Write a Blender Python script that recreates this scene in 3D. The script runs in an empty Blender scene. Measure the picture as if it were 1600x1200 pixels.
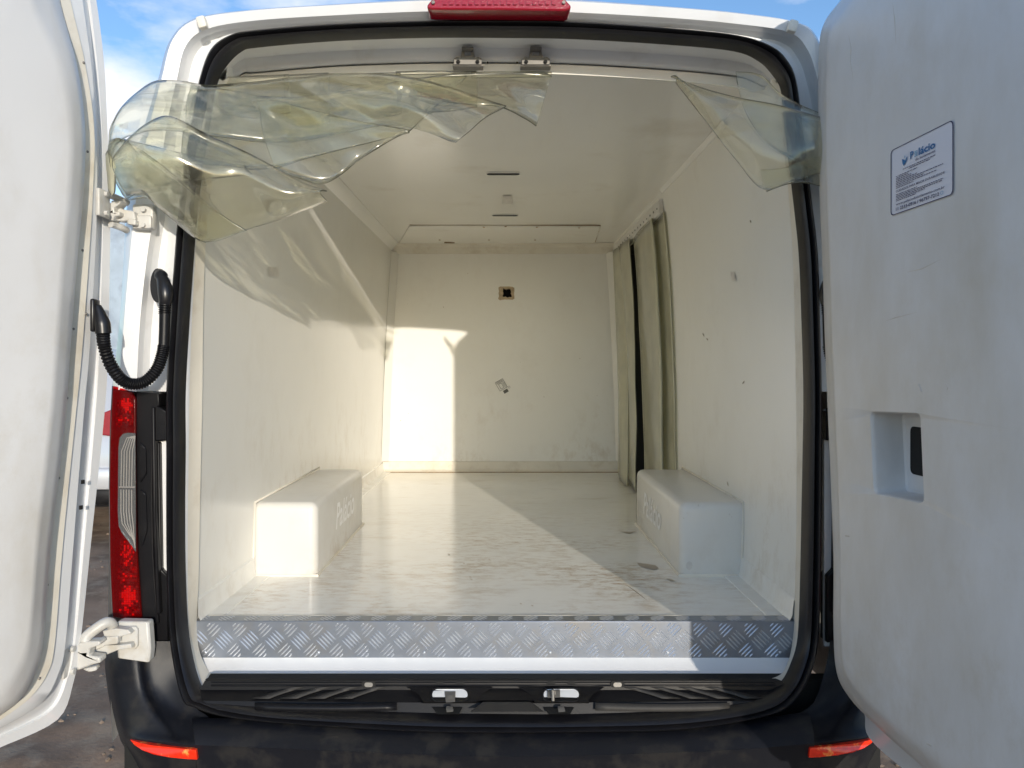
import bpy, bmesh, math, random
from mathutils import Vector, noise
from mathutils.geometry import tessellate_polygon

random.seed(7)
scn = bpy.context.scene
col = scn.collection
R = math.radians

# ------------------------------------------------------------------ camera
CAMX, CAMY, CAMZ, F = 0.0, -1.9, 1.37, 1200.0
VX, VY = 785.0, 572.0                       # where the van's long axis vanishes in a 1600x1200 frame
cam = bpy.data.cameras.new('camera')
cam.sensor_width = 36.0
cam.lens = 36.0 * F / 1600.0
cam.shift_x = (800.0 - VX) / 1600.0
cam.shift_y = (VY - 600.0) / 1600.0
cam.clip_start = 0.02
cam.clip_end = 2000.0
camo = bpy.data.objects.new('camera', cam)
camo.location = (CAMX, CAMY, CAMZ)
camo.rotation_euler = (R(90), 0, 0)
col.objects.link(camo)
scn.camera = camo

# ------------------------------------------------------------------ light
SUN_AZ = 15.6       # degrees to the right of straight behind the camera
SUN_EL = 10.6
w = bpy.data.worlds.new('World')
scn.world = w
w.use_nodes = True
nt = w.node_tree
nt.nodes.clear()
wo = nt.nodes.new('ShaderNodeOutputWorld')
bg = nt.nodes.new('ShaderNodeBackground')
bg.inputs['Strength'].default_value = 0.15
sky = nt.nodes.new('ShaderNodeTexSky')
sky.sky_type = 'NISHITA'
sky.sun_disc = False
sky.sun_elevation = R(SUN_EL)
sky.sun_rotation = R(180 - SUN_AZ)
sky.altitude = 600
sky.air_density = 1.0
sky.dust_density = 0.6
sky.ozone_density = 3.0
tc = nt.nodes.new('ShaderNodeTexCoord')
mp = nt.nodes.new('ShaderNodeMapping')
mp.inputs['Scale'].default_value = (1.0, 1.0, 2.6)
mp.inputs['Location'].default_value = (0.35, 0.1, 0.22)
cn = nt.nodes.new('ShaderNodeTexNoise')
cn.inputs['Scale'].default_value = 3.1
cn.inputs['Detail'].default_value = 9
cn.inputs['Roughness'].default_value = 0.56
cr = nt.nodes.new('ShaderNodeValToRGB')
cr.color_ramp.elements[0].position = 0.53
cr.color_ramp.elements[0].color = (0, 0, 0, 1)
cr.color_ramp.elements[1].position = 0.72
cr.color_ramp.elements[1].color = (1, 1, 1, 1)
cm = nt.nodes.new('ShaderNodeMix')
cm.data_type = 'RGBA'
nt.links.new(tc.outputs['Generated'], mp.inputs['Vector'])
nt.links.new(mp.outputs['Vector'], cn.inputs['Vector'])
dist = nt.nodes.new('ShaderNodeVectorMath'); dist.operation = 'DISTANCE'
dist.inputs[1].default_value = (-0.42, 0.855, 0.30)
nt.links.new(tc.outputs['Generated'], dist.inputs[0])
bank = nt.nodes.new('ShaderNodeMapRange')
bank.inputs[1].default_value = 0.03; bank.inputs[2].default_value = 0.16; bank.inputs[3].default_value = 0.17; bank.inputs[4].default_value = 0.0
nt.links.new(dist.outputs['Value'], bank.inputs[0])
cadd = nt.nodes.new('ShaderNodeMath')
nt.links.new(cn.outputs['Fac'], cadd.inputs[0]); nt.links.new(bank.outputs[0], cadd.inputs[1])
nt.links.new(cadd.outputs[0], cr.inputs['Fac'])
nt.links.new(cr.outputs['Color'], cm.inputs[0])
nt.links.new(sky.outputs['Color'], cm.inputs[6])
cm.inputs[7].default_value = (4.2, 4.3, 4.6, 1)
nt.links.new(cm.outputs[2], bg.inputs['Color'])
nt.links.new(bg.outputs['Background'], wo.inputs['Surface'])

sl = bpy.data.lights.new('sun', 'SUN')
sl.energy = 2.0
sl.angle = R(0.53)
sl.color = (1.0, 0.91, 0.78)
so = bpy.data.objects.new('sun', sl)
so.rotation_euler = (R(90 - SUN_EL), 0, R(SUN_AZ))
so.location = (3, -8, 4)
col.objects.link(so)

scn.view_settings.view_transform = 'Standard'
scn.view_settings.look = 'None'
scn.view_settings.exposure = 0.78
scn.view_settings.gamma = 1.0
scn.view_settings.use_curve_mapping = False
scn.render.engine = 'CYCLES'
scn.cycles.max_bounces = 18
scn.cycles.transmission_bounces = 18
scn.cycles.glossy_bounces = 6
scn.cycles.sample_clamp_indirect = 6.0
scn.cycles.diffuse_bounces = 9
scn.cycles.transparent_max_bounces = 32
scn.cycles.use_denoising = True

# ------------------------------------------------------------------ helpers
def at(px, py, Y):
    """world point seen at a pixel of the photograph, at depth Y"""
    d = Y - CAMY
    return Vector((CAMX + (px - VX) * d / F, Y, CAMZ - (py - VY) * d / F))

def spline(pts, n):
    """Catmull-Rom through tuples, n samples per span"""
    P = [Vector(p) for p in pts]
    out = []
    for i in range(len(P) - 1):
        p0 = P[max(i - 1, 0)]; p1 = P[i]; p2 = P[i + 1]; p3 = P[min(i + 2, len(P) - 1)]
        for k in range(n):
            t = k / n
            out.append(0.5 * ((2 * p1) + (p2 - p0) * t + (2 * p0 - 5 * p1 + 4 * p2 - p3) * t * t
                              + (3 * p1 - p0 - 3 * p2 + p3) * t ** 3))
    out.append(P[-1].copy())
    return out

class MB:
    def __init__(s):
        s.v = []; s.f = []; s.m = []
    def add(s, vs, fs, mi=0):
        o = len(s.v)
        s.v += [tuple(v) for v in vs]
        s.f += [tuple(i + o for i in f) for f in fs]
        s.m += [mi] * len(fs)
    def box(s, c, d, mi=0, ax=None, bev=0.0):
        c = Vector(c)
        X, Y, Z = ax if ax else (Vector((1, 0, 0)), Vector((0, 1, 0)), Vector((0, 0, 1)))
        hx, hy, hz = d[0] / 2, d[1] / 2, d[2] / 2
        if bev > 0:
            bm = bmesh.new()
            bmesh.ops.create_cube(bm, size=1.0)
            for v in bm.verts:
                v.co = Vector((v.co.x * d[0], v.co.y * d[1], v.co.z * d[2]))
            bmesh.ops.bevel(bm, geom=list(bm.edges), offset=bev, segments=2, profile=0.5, affect='EDGES')
            bm.verts.index_update()
            vs = [c + X * v.co.x + Y * v.co.y + Z * v.co.z for v in bm.verts]
            fs = [[v.index for v in f.verts] for f in bm.faces]
            bm.free()
            s.add(vs, fs, mi)
            return
        vs = [c + X * (sx * hx) + Y * (sy * hy) + Z * (sz * hz) for sx in (-1, 1) for sy in (-1, 1) for sz in (-1, 1)]
        s.add(vs, [(0, 1, 3, 2), (4, 6, 7, 5), (0, 4, 5, 1), (2, 3, 7, 6), (0, 2, 6, 4), (1, 5, 7, 3)], mi)
    def grid(s, rows, mi=0, cu=False, cv=False):
        nr, nc = len(rows), len(rows[0])
        vs = [p for r in rows for p in r]
        fs = []
        for i in range(nr if cu else nr - 1):
            for j in range(nc if cv else nc - 1):
                a = i * nc + j; b = i * nc + (j + 1) % nc
                c = ((i + 1) % nr) * nc + (j + 1) % nc; d = ((i + 1) % nr) * nc + j
                fs.append((a, b, c, d))
        s.add(vs, fs, mi)
    def tube(s, path, rad, n=12, mi=0, caps=True):
        P = [Vector(p) for p in path]
        rads = rad if isinstance(rad, (list, tuple)) else [rad] * len(P)
        rows = []
        up = None
        for i, p in enumerate(P):
            t = (P[min(i + 1, len(P) - 1)] - P[max(i - 1, 0)])
            if t.length < 1e-9: t = Vector((0, 0, 1))
            t.normalize()
            if up is None:
                up = Vector((0, 0, 1)) if abs(t.z) < 0.9 else Vector((0, 1, 0))
            a = t.cross(up).normalized(); b = a.cross(t).normalized()
            up = b
            rows.append([p + (a * math.cos(q) + b * math.sin(q)) * rads[i] for q in [2 * math.pi * k / n for k in range(n)]])
        s.grid(rows, mi, cv=True)
        if caps:
            s.add(rows[0], [tuple(range(n))], mi); s.add(rows[-1], [tuple(reversed(range(n)))], mi)
    def prism(s, outline, ext, mi=0):
        """closed outline (3-D points, planar-ish) pushed along a vector"""
        n = len(outline); ext = Vector(ext)
        A = [Vector(p) for p in outline]; B = [p + ext for p in A]
        tri = tessellate_polygon([A])
        s.add(A + B, [tuple(t) for t in tri] + [tuple(i + n for i in reversed(t)) for t in tri]
              + [(i, (i + 1) % n, n + (i + 1) % n, n + i) for i in range(n)], mi)
    def cyl(s, c, axis, r, h, n=16, mi=0):
        c = Vector(c); a = Vector(axis).normalized()
        s.tube([c - a * h / 2, c + a * h / 2], r, n, mi)
    def dome(s, c, axis, r, h, n=10, mi=0):
        c = Vector(c); a = Vector(axis).normalized()
        rr = [r, r * 0.8, r * 0.4, 0.0005]; hh = [0, h * 0.6, h * 0.93, h]
        s.tube([c + a * q for q in hh], rr, n, mi)

def obj(name, mb, mats, parent=None, smooth=35, bevel=0, solid=0, sub=0, label=None, rim=None):
    me = bpy.data.meshes.new(name)
    me.from_pydata(mb.v, [], mb.f)
    if not isinstance(mats, (list, tuple)): mats = [mats]
    for m in mats: me.materials.append(m)
    for p, mi in zip(me.polygons, mb.m): p.material_index = mi
    bm = bmesh.new(); bm.from_mesh(me)
    bmesh.ops.remove_doubles(bm, verts=bm.verts, dist=1e-6)
    bmesh.ops.recalc_face_normals(bm, faces=bm.faces)
    bm.to_mesh(me); bm.free()
    if smooth:
        me.shade_smooth()
        me.set_sharp_from_angle(angle=R(smooth))
    o = bpy.data.objects.new(name, me)
    col.objects.link(o)
    if parent: o.parent = parent
    if sub:
        q = o.modifiers.new('sub', 'SUBSURF'); q.levels = sub; q.render_levels = sub
    if solid:
        q = o.modifiers.new('solid', 'SOLIDIFY'); q.thickness = solid; q.offset = 0
        if rim is not None: q.material_offset_rim = rim
    if bevel:
        q = o.modifiers.new('bevel', 'BEVEL'); q.width = bevel; q.segments = 2; q.limit_method = 'ANGLE'; q.angle_limit = R(32)
    if label: o['label'] = label
    return o

def thing(name, label, cat, loc=(0, 0, 0), group=None):
    o = bpy.data.objects.new(name, None)
    o.location = loc; o.empty_display_size = 0.2
    col.objects.link(o)
    o['label'] = label; o['category'] = cat
    if group: o['group'] = group
    return o

STUFF = ('wall_scuff', 'wall_nick', 'floor_stain', 'smudge', 'hatch_joint', 'lens_rib', 'lamp_cell', 'rail_rivet')
def tag(o, label=None, cat=None, group=None, kind=None):
    if label: o['label'] = label
    if cat: o['category'] = cat
    if group: o['group'] = group
    if kind: o['kind'] = kind
    return o

# ------------------------------------------------------------------ materials
def mat(name, colr, rough=0.5, metal=0.0, spec=0.5, coat=0.0, noise_amt=0.0, noise_scale=6.0, dirt=None, dirt_scale=3.0,
        dirt_lo=0.55, dirt_hi=0.75, bump=0.0, bump_scale=200.0, stretch=(1, 1, 1), rough_var=0.0):
    m = bpy.data.materials.new(name); m.use_nodes = True
    n = m.node_tree; b = n.nodes['Principled BSDF']
    b.inputs['Roughness'].default_value = rough
    b.inputs['Metallic'].default_value = metal
    b.inputs['Specular IOR Level'].default_value = spec
    b.inputs['Coat Weight'].default_value = coat
    b.inputs['Coat Roughness'].default_value = 0.08
    L = n.links.new
    t = n.nodes.new('ShaderNodeTexCoord')
    mpn = n.nodes.new('ShaderNodeMapping'); mpn.inputs['Scale'].default_value = stretch
    L(t.outputs['Object'], mpn.inputs['Vector'])
    last = None
    rgb = n.nodes.new('ShaderNodeRGB'); rgb.outputs[0].default_value = (*colr, 1); last = rgb.outputs[0]
    if noise_amt:
        nz = n.nodes.new('ShaderNodeTexNoise'); nz.inputs['Scale'].default_value = noise_scale; nz.inputs['Detail'].default_value = 6
        L(t.outputs['Object'], nz.inputs['Vector'])
        mr = n.nodes.new('ShaderNodeMapRange'); mr.inputs[3].default_value = 1 - noise_amt; mr.inputs[4].default_value = 1 + noise_amt
        mr.inputs[1].default_value = 0.25; mr.inputs[2].default_value = 0.75
        L(nz.outputs['Fac'], mr.inputs[0])
        mx = n.nodes.new('ShaderNodeVectorMath'); mx.operation = 'SCALE'
        L(last, mx.inputs[0]); L(mr.outputs[0], mx.inputs['Scale']); last = mx.outputs[0]
    if dirt:  # patches of a second colour: dirt, and sun glints painted on the fog reflector
        dz = n.nodes.new('ShaderNodeTexNoise'); dz.inputs['Scale'].default_value = dirt_scale; dz.inputs['Detail'].default_value = 8
        dz.inputs['Roughness'].default_value = 0.62
        L(mpn.outputs['Vector'], dz.inputs['Vector'])
        ra = n.nodes.new('ShaderNodeMapRange'); ra.inputs[1].default_value = dirt_lo; ra.inputs[2].default_value = dirt_hi
        ra.inputs[3].default_value = 0; ra.inputs[4].default_value = dirt[3]
        L(dz.outputs['Fac'], ra.inputs[0])
        mi = n.nodes.new('ShaderNodeMix'); mi.data_type = 'RGBA'
        L(ra.outputs[0], mi.inputs[0]); L(last, mi.inputs[6]); mi.inputs[7].default_value = (*dirt[:3], 1); last = mi.outputs[2]
        if rough_var:
            rr = n.nodes.new('ShaderNodeMapRange'); rr.inputs[1].default_value = 0.3; rr.inputs[2].default_value = 0.7
            rr.inputs[3].default_value = rough - rough_var; rr.inputs[4].default_value = rough + rough_var
            L(dz.outputs['Fac'], rr.inputs[0]); L(rr.outputs[0], b.inputs['Roughness'])
    L(last, b.inputs['Base Color'])
    if bump:
        bz = n.nodes.new('ShaderNodeTexNoise'); bz.inputs['Scale'].default_value = bump_scale; bz.inputs['Detail'].default_value = 3
        L(mpn.outputs['Vector'], bz.inputs['Vector'])
        bp = n.nodes.new('ShaderNodeBump'); bp.inputs['Strength'].default_value = bump; bp.inputs['Distance'].default_value = 0.002
        L(bz.outputs['Fac'], bp.inputs['Height']); L(bp.outputs[0], b.inputs['Normal'])
    return m

M = {}
M['paint'] = mat('white_paint', (0.76, 0.77, 0.78), 0.28, coat=0.4, noise_amt=0.03, dirt=(0.5, 0.45, 0.38, 0.35), dirt_scale=5, dirt_lo=0.55, dirt_hi=0.8)
M['paint_in'] = mat('white_inner_paint', (0.72, 0.73, 0.74), 0.36, noise_amt=0.04, dirt=(0.42, 0.38, 0.32, 0.5), dirt_scale=7, dirt_lo=0.55, dirt_hi=0.8)
M['gel'] = mat('white_gelcoat', (0.83, 0.82, 0.775), 0.27, noise_amt=0.03, noise_scale=2.0, dirt=(0.52, 0.47, 0.37, 0.22), dirt_scale=3.0,
               dirt_lo=0.60, dirt_hi=0.85)
M['ceil'] = mat('white_ceiling_gelcoat', (0.82, 0.808, 0.755), 0.22, noise_amt=0.03, noise_scale=2.0, dirt=(0.55, 0.48, 0.37, 0.4), dirt_scale=3.0,
                dirt_lo=0.58, dirt_hi=0.8)
M['floor'] = mat('scuffed_floor_gelcoat', (0.83, 0.82, 0.775), 0.14, noise_amt=0.05, noise_scale=3.0, dirt=(0.50, 0.40, 0.28, 0.5), dirt_scale=6.0,
                 dirt_lo=0.56, dirt_hi=0.82, stretch=(0.8, 2.0, 1), rough_var=0.02)
M['doorliner'] = mat('white_door_gelcoat', (0.72, 0.72, 0.72), 0.38, noise_amt=0.06, noise_scale=2.2, dirt=(0.50, 0.45, 0.36, 0.65), dirt_scale=2.6,
                     dirt_lo=0.46, dirt_hi=0.74, stretch=(1, 1, 0.5))
M['cream'] = mat('cream_sealant', (0.74, 0.70, 0.61), 0.5, noise_amt=0.06, dirt=(0.45, 0.36, 0.24, 0.6), dirt_scale=9, dirt_lo=0.5, dirt_hi=0.8)
M['rubber'] = mat('black_rubber', (0.008, 0.008, 0.010), 0.33, spec=0.5, dirt=(0.03, 0.028, 0.028, 0.4), dirt_scale=9, dirt_lo=0.5, dirt_hi=0.8)
M['plastic'] = mat('black_plastic', (0.006, 0.006, 0.0075), 0.38, spec=0.25, noise_amt=0.1, dirt=(0.03, 0.028, 0.027, 0.4), dirt_scale=8, dirt_lo=0.52, dirt_hi=0.75,
                   bump=0.15, bump_scale=900)
M['bumper'] = mat('dusty_bumper_plastic', (0.007, 0.008, 0.012), 0.42, spec=0.38, noise_amt=0.1, dirt=(0.022, 0.021, 0.021, 0.9), dirt_scale=11, dirt_lo=0.50, dirt_hi=0.60,
                  bump=0.2, bump_scale=900)
M['pad'] = mat('dusty_grip_plastic', (0.030, 0.028, 0.026), 0.65, noise_amt=0.15, noise_scale=30)
M['black'] = mat('black_void', (0.006, 0.006, 0.006), 0.8)
M['alu'] = mat('tread_aluminium', (0.31, 0.345, 0.41), 0.40, metal=0.8, noise_amt=0.08, noise_scale=30, dirt=(0.36, 0.33, 0.28, 0.6), dirt_scale=12, dirt_lo=0.5, dirt_hi=0.75)
M['alubar'] = mat('tread_bar_aluminium', (0.62, 0.65, 0.70), 0.36, metal=0.8)
M['zinc'] = mat('zinc_steel', (0.20, 0.19, 0.175), 0.5, metal=0.35, noise_amt=0.15, noise_scale=40)
M['holeedge'] = mat('torn_laminate', (0.50, 0.40, 0.27), 0.8, noise_amt=0.25, noise_scale=50)
M['brown'] = mat('dirty_hole_edge', (0.25, 0.17, 0.09), 0.8, noise_amt=0.3, noise_scale=60)
M['tape'] = mat('grey_tape_mark', (0.64, 0.61, 0.56), 0.6, noise_amt=0.1, noise_scale=40)
M['scuff'] = mat('brown_scuff', (0.44, 0.38, 0.30), 0.7)
M['lampgrey'] = mat('lamp_mid_grey', (0.20, 0.205, 0.21), 0.25, metal=0.5)
M['tape2'] = mat('lamp_grey', (0.22, 0.22, 0.22), 0.4)
M['ink'] = mat('dark_blue_ink', (0.025, 0.03, 0.10), 0.5)
M['inkblue'] = mat('bright_blue_ink', (0.02, 0.16, 0.38), 0.5)
M['inkpale'] = mat('pale_blue_ink', (0.25, 0.45, 0.62), 0.5)
M['decal'] = mat('label_paper', (0.72, 0.73, 0.80), 0.35)
M['white'] = mat('white_marker', (0.96, 0.96, 0.95), 0.5)
M['greyink'] = mat('grey_ink', (0.12, 0.12, 0.11), 0.6)
M['silver'] = mat('lamp_reflector', (0.75, 0.75, 0.76), 0.12, metal=1.0)
M['rail'] = mat('curtain_rail_plastic', (0.70, 0.69, 0.66), 0.4, dirt=(0.4, 0.34, 0.25, 0.5), dirt_scale=14)
M['darkgrey'] = mat('dark_grey_panel', (0.07, 0.072, 0.072), 0.6)  # holds the painted shade of the side door; also the lamp housing grey
M['glintwhite'] = mat('lamp_glint_white', (0.85, 0.85, 0.85), 0.3)  # white of the sunlit spots painted behind the red lens

def schlick(n, f0=0.04):
    lw = n.nodes.new('ShaderNodeLayerWeight')
    pw = n.nodes.new('ShaderNodeMath'); pw.operation = 'POWER'; pw.inputs[1].default_value = 5
    ml = n.nodes.new('ShaderNodeMath'); ml.operation = 'MULTIPLY_ADD'; ml.inputs[1].default_value = 1 - f0; ml.inputs[2].default_value = f0
    n.links.new(lw.outputs['Facing'], pw.inputs[0]); n.links.new(pw.outputs[0], ml.inputs[0])
    return ml

def grime(m, colr, amount, scale, stretch, axis, a0, a1, lo=0.48, hi=0.72):
    n = m.node_tree; L = n.links.new; b = n.nodes['Principled BSDF']
    src = b.inputs['Base Color'].links[0].from_socket
    t = n.nodes.new('ShaderNodeTexCoord')
    mp_ = n.nodes.new('ShaderNodeMapping'); mp_.inputs['Scale'].default_value = stretch
    L(t.outputs['Object'], mp_.inputs['Vector'])
    f = n.nodes.new('ShaderNodeTexNoise'); f.inputs['Scale'].default_value = scale; f.inputs['Detail'].default_value = 9; f.inputs['Roughness'].default_value = 0.72
    L(mp_.outputs['Vector'], f.inputs['Vector'])
    r1 = n.nodes.new('ShaderNodeMapRange'); r1.inputs[1].default_value = lo; r1.inputs[2].default_value = hi; L(f.outputs['Fac'], r1.inputs[0])
    g_ = n.nodes.new('ShaderNodeTexNoise'); g_.inputs['Scale'].default_value = 2.3; g_.inputs['Detail'].default_value = 4; L(t.outputs['Object'], g_.inputs['Vector'])
    r2 = n.nodes.new('ShaderNodeMapRange'); r2.inputs[1].default_value = 0.38; r2.inputs[2].default_value = 0.62; L(g_.outputs['Fac'], r2.inputs[0])
    sp = n.nodes.new('ShaderNodeSeparateXYZ'); L(t.outputs['Object'], sp.inputs[0])
    r3 = n.nodes.new('ShaderNodeMapRange'); r3.inputs[1].default_value = a0; r3.inputs[2].default_value = a1; r3.inputs[3].default_value = 1.0; r3.inputs[4].default_value = 0.12
    L(sp.outputs[axis], r3.inputs[0])
    m1 = n.nodes.new('ShaderNodeMath'); m1.operation = 'MULTIPLY'; L(r1.outputs[0], m1.inputs[0]); L(r2.outputs[0], m1.inputs[1])
    m2 = n.nodes.new('ShaderNodeMath'); m2.operation = 'MULTIPLY'; L(m1.outputs[0], m2.inputs[0]); L(r3.outputs[0], m2.inputs[1])
    m3 = n.nodes.new('ShaderNodeMath'); m3.operation = 'MULTIPLY'; m3.inputs[1].default_value = amount; m3.use_clamp = True; L(m2.outputs[0], m3.inputs[0])
    mx = n.nodes.new('ShaderNodeMix'); mx.data_type = 'RGBA'; L(m3.outputs[0], mx.inputs[0]); L(src, mx.inputs[6]); mx.inputs[7].default_value = (*colr, 1)
    L(mx.outputs[2], b.inputs['Base Color'])
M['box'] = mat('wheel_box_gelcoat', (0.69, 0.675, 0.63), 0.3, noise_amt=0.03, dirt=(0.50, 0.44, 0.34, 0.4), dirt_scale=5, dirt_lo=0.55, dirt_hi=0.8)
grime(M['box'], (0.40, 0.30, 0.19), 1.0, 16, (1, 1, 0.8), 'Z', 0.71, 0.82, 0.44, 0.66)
grime(M['floor'], (0.42, 0.29, 0.17), 1.2, 26, (0.8, 1.7, 1), 'Y', 0.4, 1.8, 0.46, 0.68)
grime(M['gel'], (0.48, 0.38, 0.25), 0.6, 14, (1, 1, 0.6), 'Z', 0.75, 1.25)
grime(M['ceil'], (0.50, 0.43, 0.32), 0.6, 6, (2.5, 0.35, 1), 'Z', 0, 0.01)
grime(M['doorliner'], (0.50, 0.44, 0.33), 0.5, 7, (1, 1, 0.8), 'Z', 0.4, 3.5)

def lens(name, c, gl=0.12, cell=260.0):
    m = bpy.data.materials.new(name); m.use_nodes = True
    n = m.node_tree; n.nodes.clear(); L = n.links.new
    o = n.nodes.new('ShaderNodeOutputMaterial')
    tr = n.nodes.new('ShaderNodeBsdfTransparent'); tr.inputs[0].default_value = (*c, 1)
    df = n.nodes.new('ShaderNodeBsdfDiffuse'); df.inputs[0].default_value = (c[0] * 0.45, c[1] * 0.45, c[2] * 0.45, 1)
    g = n.nodes.new('ShaderNodeBsdfGlossy'); g.inputs['Roughness'].default_value = 0.08
    t = n.nodes.new('ShaderNodeTexCoord'); v = n.nodes.new('ShaderNodeTexVoronoi'); v.inputs['Scale'].default_value = cell
    L(t.outputs['Object'], v.inputs['Vector'])
    bp = n.nodes.new('ShaderNodeBump'); bp.inputs['Strength'].default_value = 0.15; bp.inputs['Distance'].default_value = 0.002
    L(v.outputs['Distance'], bp.inputs['Height']); L(bp.outputs[0], g.inputs['Normal'])
    m1 = n.nodes.new('ShaderNodeMixShader'); m1.inputs[0].default_value = 0.05
    L(tr.outputs[0], m1.inputs[1]); L(df.outputs[0], m1.inputs[2])
    fr = schlick(n)
    m2 = n.nodes.new('ShaderNodeMixShader')
    L(fr.outputs[0], m2.inputs[0]); L(m1.outputs[0], m2.inputs[1]); L(g.outputs[0], m2.inputs[2])
    L(m2.outputs[0], o.inputs[0])
    return m
M['redlens'] = lens('red_lens', (0.92, 0.012, 0.014))
M['clearlens'] = lens('clear_lens', (0.88, 0.88, 0.88))
M['redplastic'] = mat('red_lamp_plastic', (0.30, 0.006, 0.02), 0.22, coat=0.4, bump=0.3, bump_scale=260)
M['reflector'] = mat('red_reflector', (0.85, 0.03, 0.006), 0.22, coat=0.5, noise_amt=0.25, noise_scale=60, dirt=(1.0, 0.45, 0.10, 0.9), dirt_scale=30, dirt_lo=0.56, dirt_hi=0.66)  # orange speckle in the second colour paints the sun's glints into the reflector

def pvc(name, tint, haze, hazecol):
    m = bpy.data.materials.new(name); m.use_nodes = True
    n = m.node_tree; n.nodes.clear(); L = n.links.new
    o = n.nodes.new('ShaderNodeOutputMaterial')
    tr = n.nodes.new('ShaderNodeBsdfTransparent'); tr.inputs[0].default_value = (*tint, 1)
    df = n.nodes.new('ShaderNodeBsdfDiffuse'); df.inputs[0].default_value = (*hazecol, 1)
    tl = n.nodes.new('ShaderNodeBsdfTranslucent'); tl.inputs[0].default_value = (*hazecol, 1)
    g = n.nodes.new('ShaderNodeBsdfGlossy'); g.inputs['Roughness'].default_value = 0.13
    t = n.nodes.new('ShaderNodeTexCoord')
    nz = n.nodes.new('ShaderNodeTexNoise'); nz.inputs['Scale'].default_value = 7; nz.inputs['Detail'].default_value = 5
    L(t.outputs['Object'], nz.inputs['Vector'])
    mr = n.nodes.new('ShaderNodeMapRange'); mr.inputs[1].default_value = 0.3; mr.inputs[2].default_value = 0.75
    mr.inputs[3].default_value = haze * (0.3 if haze < 0.5 else 0.85); mr.inputs[4].default_value = min(haze * 1.7, 1.0)
    L(nz.outputs['Fac'], mr.inputs[0])
    bz = n.nodes.new('ShaderNodeTexNoise'); bz.inputs['Scale'].default_value = 9; bz.inputs['Detail'].default_value = 2
    L(t.outputs['Object'], bz.inputs['Vector'])
    bp = n.nodes.new('ShaderNodeBump'); bp.inputs['Strength'].default_value = 0.22; bp.inputs['Distance'].default_value = 0.01
    L(bz.outputs['Fac'], bp.inputs['Height']); L(bp.outputs[0], g.inputs['Normal'])
    gl = n.nodes.new('ShaderNodeBsdfGlass'); gl.inputs['IOR'].default_value = 1.48; gl.inputs['Roughness'].default_value = 0.03
    gl.inputs['Color'].default_value = (*[c ** 0.6 for c in tint], 1)
    L(bp.outputs[0], gl.inputs['Normal'])
    mg = n.nodes.new('ShaderNodeMixShader'); 
    rz = n.nodes.new('ShaderNodeTexNoise'); rz.inputs['Scale'].default_value = 1.0; rz.inputs['Detail'].default_value = 2; rz.inputs['Distortion'].default_value = 0.8
    rm = n.nodes.new('ShaderNodeMapping'); rm.inputs['Scale'].default_value = (5, 5, 26)
    L(t.outputs['Object'], rm.inputs['Vector']); L(rm.outputs['Vector'], rz.inputs['Vector'])
    rr = n.nodes.new('ShaderNodeMapRange'); rr.inputs[1].default_value = 0.44; rr.inputs[2].default_value = 0.66; rr.inputs[3].default_value = 0.62; rr.inputs[4].default_value = 0.02
    L(rz.outputs['Fac'], rr.inputs[0]); L(rr.outputs[0], mg.inputs[0])
    L(tr.outputs[0], mg.inputs[1]); L(gl.outputs[0], mg.inputs[2])
    m0 = n.nodes.new('ShaderNodeMixShader'); m0.inputs[0].default_value = 0.5
    L(df.outputs[0], m0.inputs[1]); L(tl.outputs[0], m0.inputs[2])
    m1 = n.nodes.new('ShaderNodeMixShader')
    L(mr.outputs[0], m1.inputs[0]); L(mg.outputs[0], m1.inputs[1]); L(m0.outputs[0], m1.inputs[2])
    fr = schlick(n, 0.03)
    m2 = n.nodes.new('ShaderNodeMixShader')
    L(fr.outputs[0], m2.inputs[0]); L(m1.outputs[0], m2.inputs[1]); L(g.outputs[0], m2.inputs[2])
    L(m2.outputs[0], o.inputs[0])
    return m
M['pvc'] = pvc('clear_pvc', (0.972, 0.968, 0.905), 0.035, (0.68, 0.67, 0.53))
M['pvcdusty'] = pvc('dusty_pvc', (0.90, 0.89, 0.80), 0.90, (0.82, 0.81, 0.66))
M['pvcedge2'] = mat('dusty_pvc_edge', (0.36, 0.34, 0.25), 0.5)
M['pvcedge'] = mat('pvc_edge', (0.08, 0.085, 0.06), 0.4)

# ------------------------------------------------------------------ ground
N = 300
rows = []
for i in range(N + 1):
    r = []
    ty = -1 + 2 * i / N
    y = math.copysign(math.sinh(abs(ty) * 8.2) / math.sinh(8.2) * 450, ty)
    for j in range(N + 1):
        tx = -1 + 2 * j / N
        x = math.copysign(math.sinh(abs(tx) * 8.2) / math.sinh(8.2) * 450, tx)
        h = 0.03 * noise.noise((x * 1.3, y * 1.3, 0)) + 0.016 * noise.noise((x * 5, y * 5, 3)) + 0.014 * abs(noise.noise((x * 9, y * 9, 9))) + 0.010 * noise.noise((x * 22, y * 22, 4)) + 0.03 * max(0, noise.noise((x * 3.1, y * 3.1, 12)) - .1)
        r.append((x, y, h - 0.03))
    rows.append(r)
mb = MB(); mb.grid(rows)
M['dirt'] = mat('brown_dirt', (0.27, 0.19, 0.135), 0.95, spec=0.2, noise_amt=0.5, noise_scale=3.0, dirt=(0.38, 0.30, 0.22, 0.85), dirt_scale=7.5,
                dirt_lo=0.47, dirt_hi=0.68, bump=1.0, bump_scale=70)
g = obj('ground', mb, M['dirt'], smooth=60); tag(g, kind='structure', label='bare brown dirt yard under the vehicles')
mb = MB()
ico = bmesh.new(); bmesh.ops.create_icosphere(ico, subdivisions=1, radius=1.0)
iv = [v.co.copy() for v in ico.verts]; ico.verts.index_update(); ifc = [[v.index for v in f.verts] for f in ico.faces]; ico.free()
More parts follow.
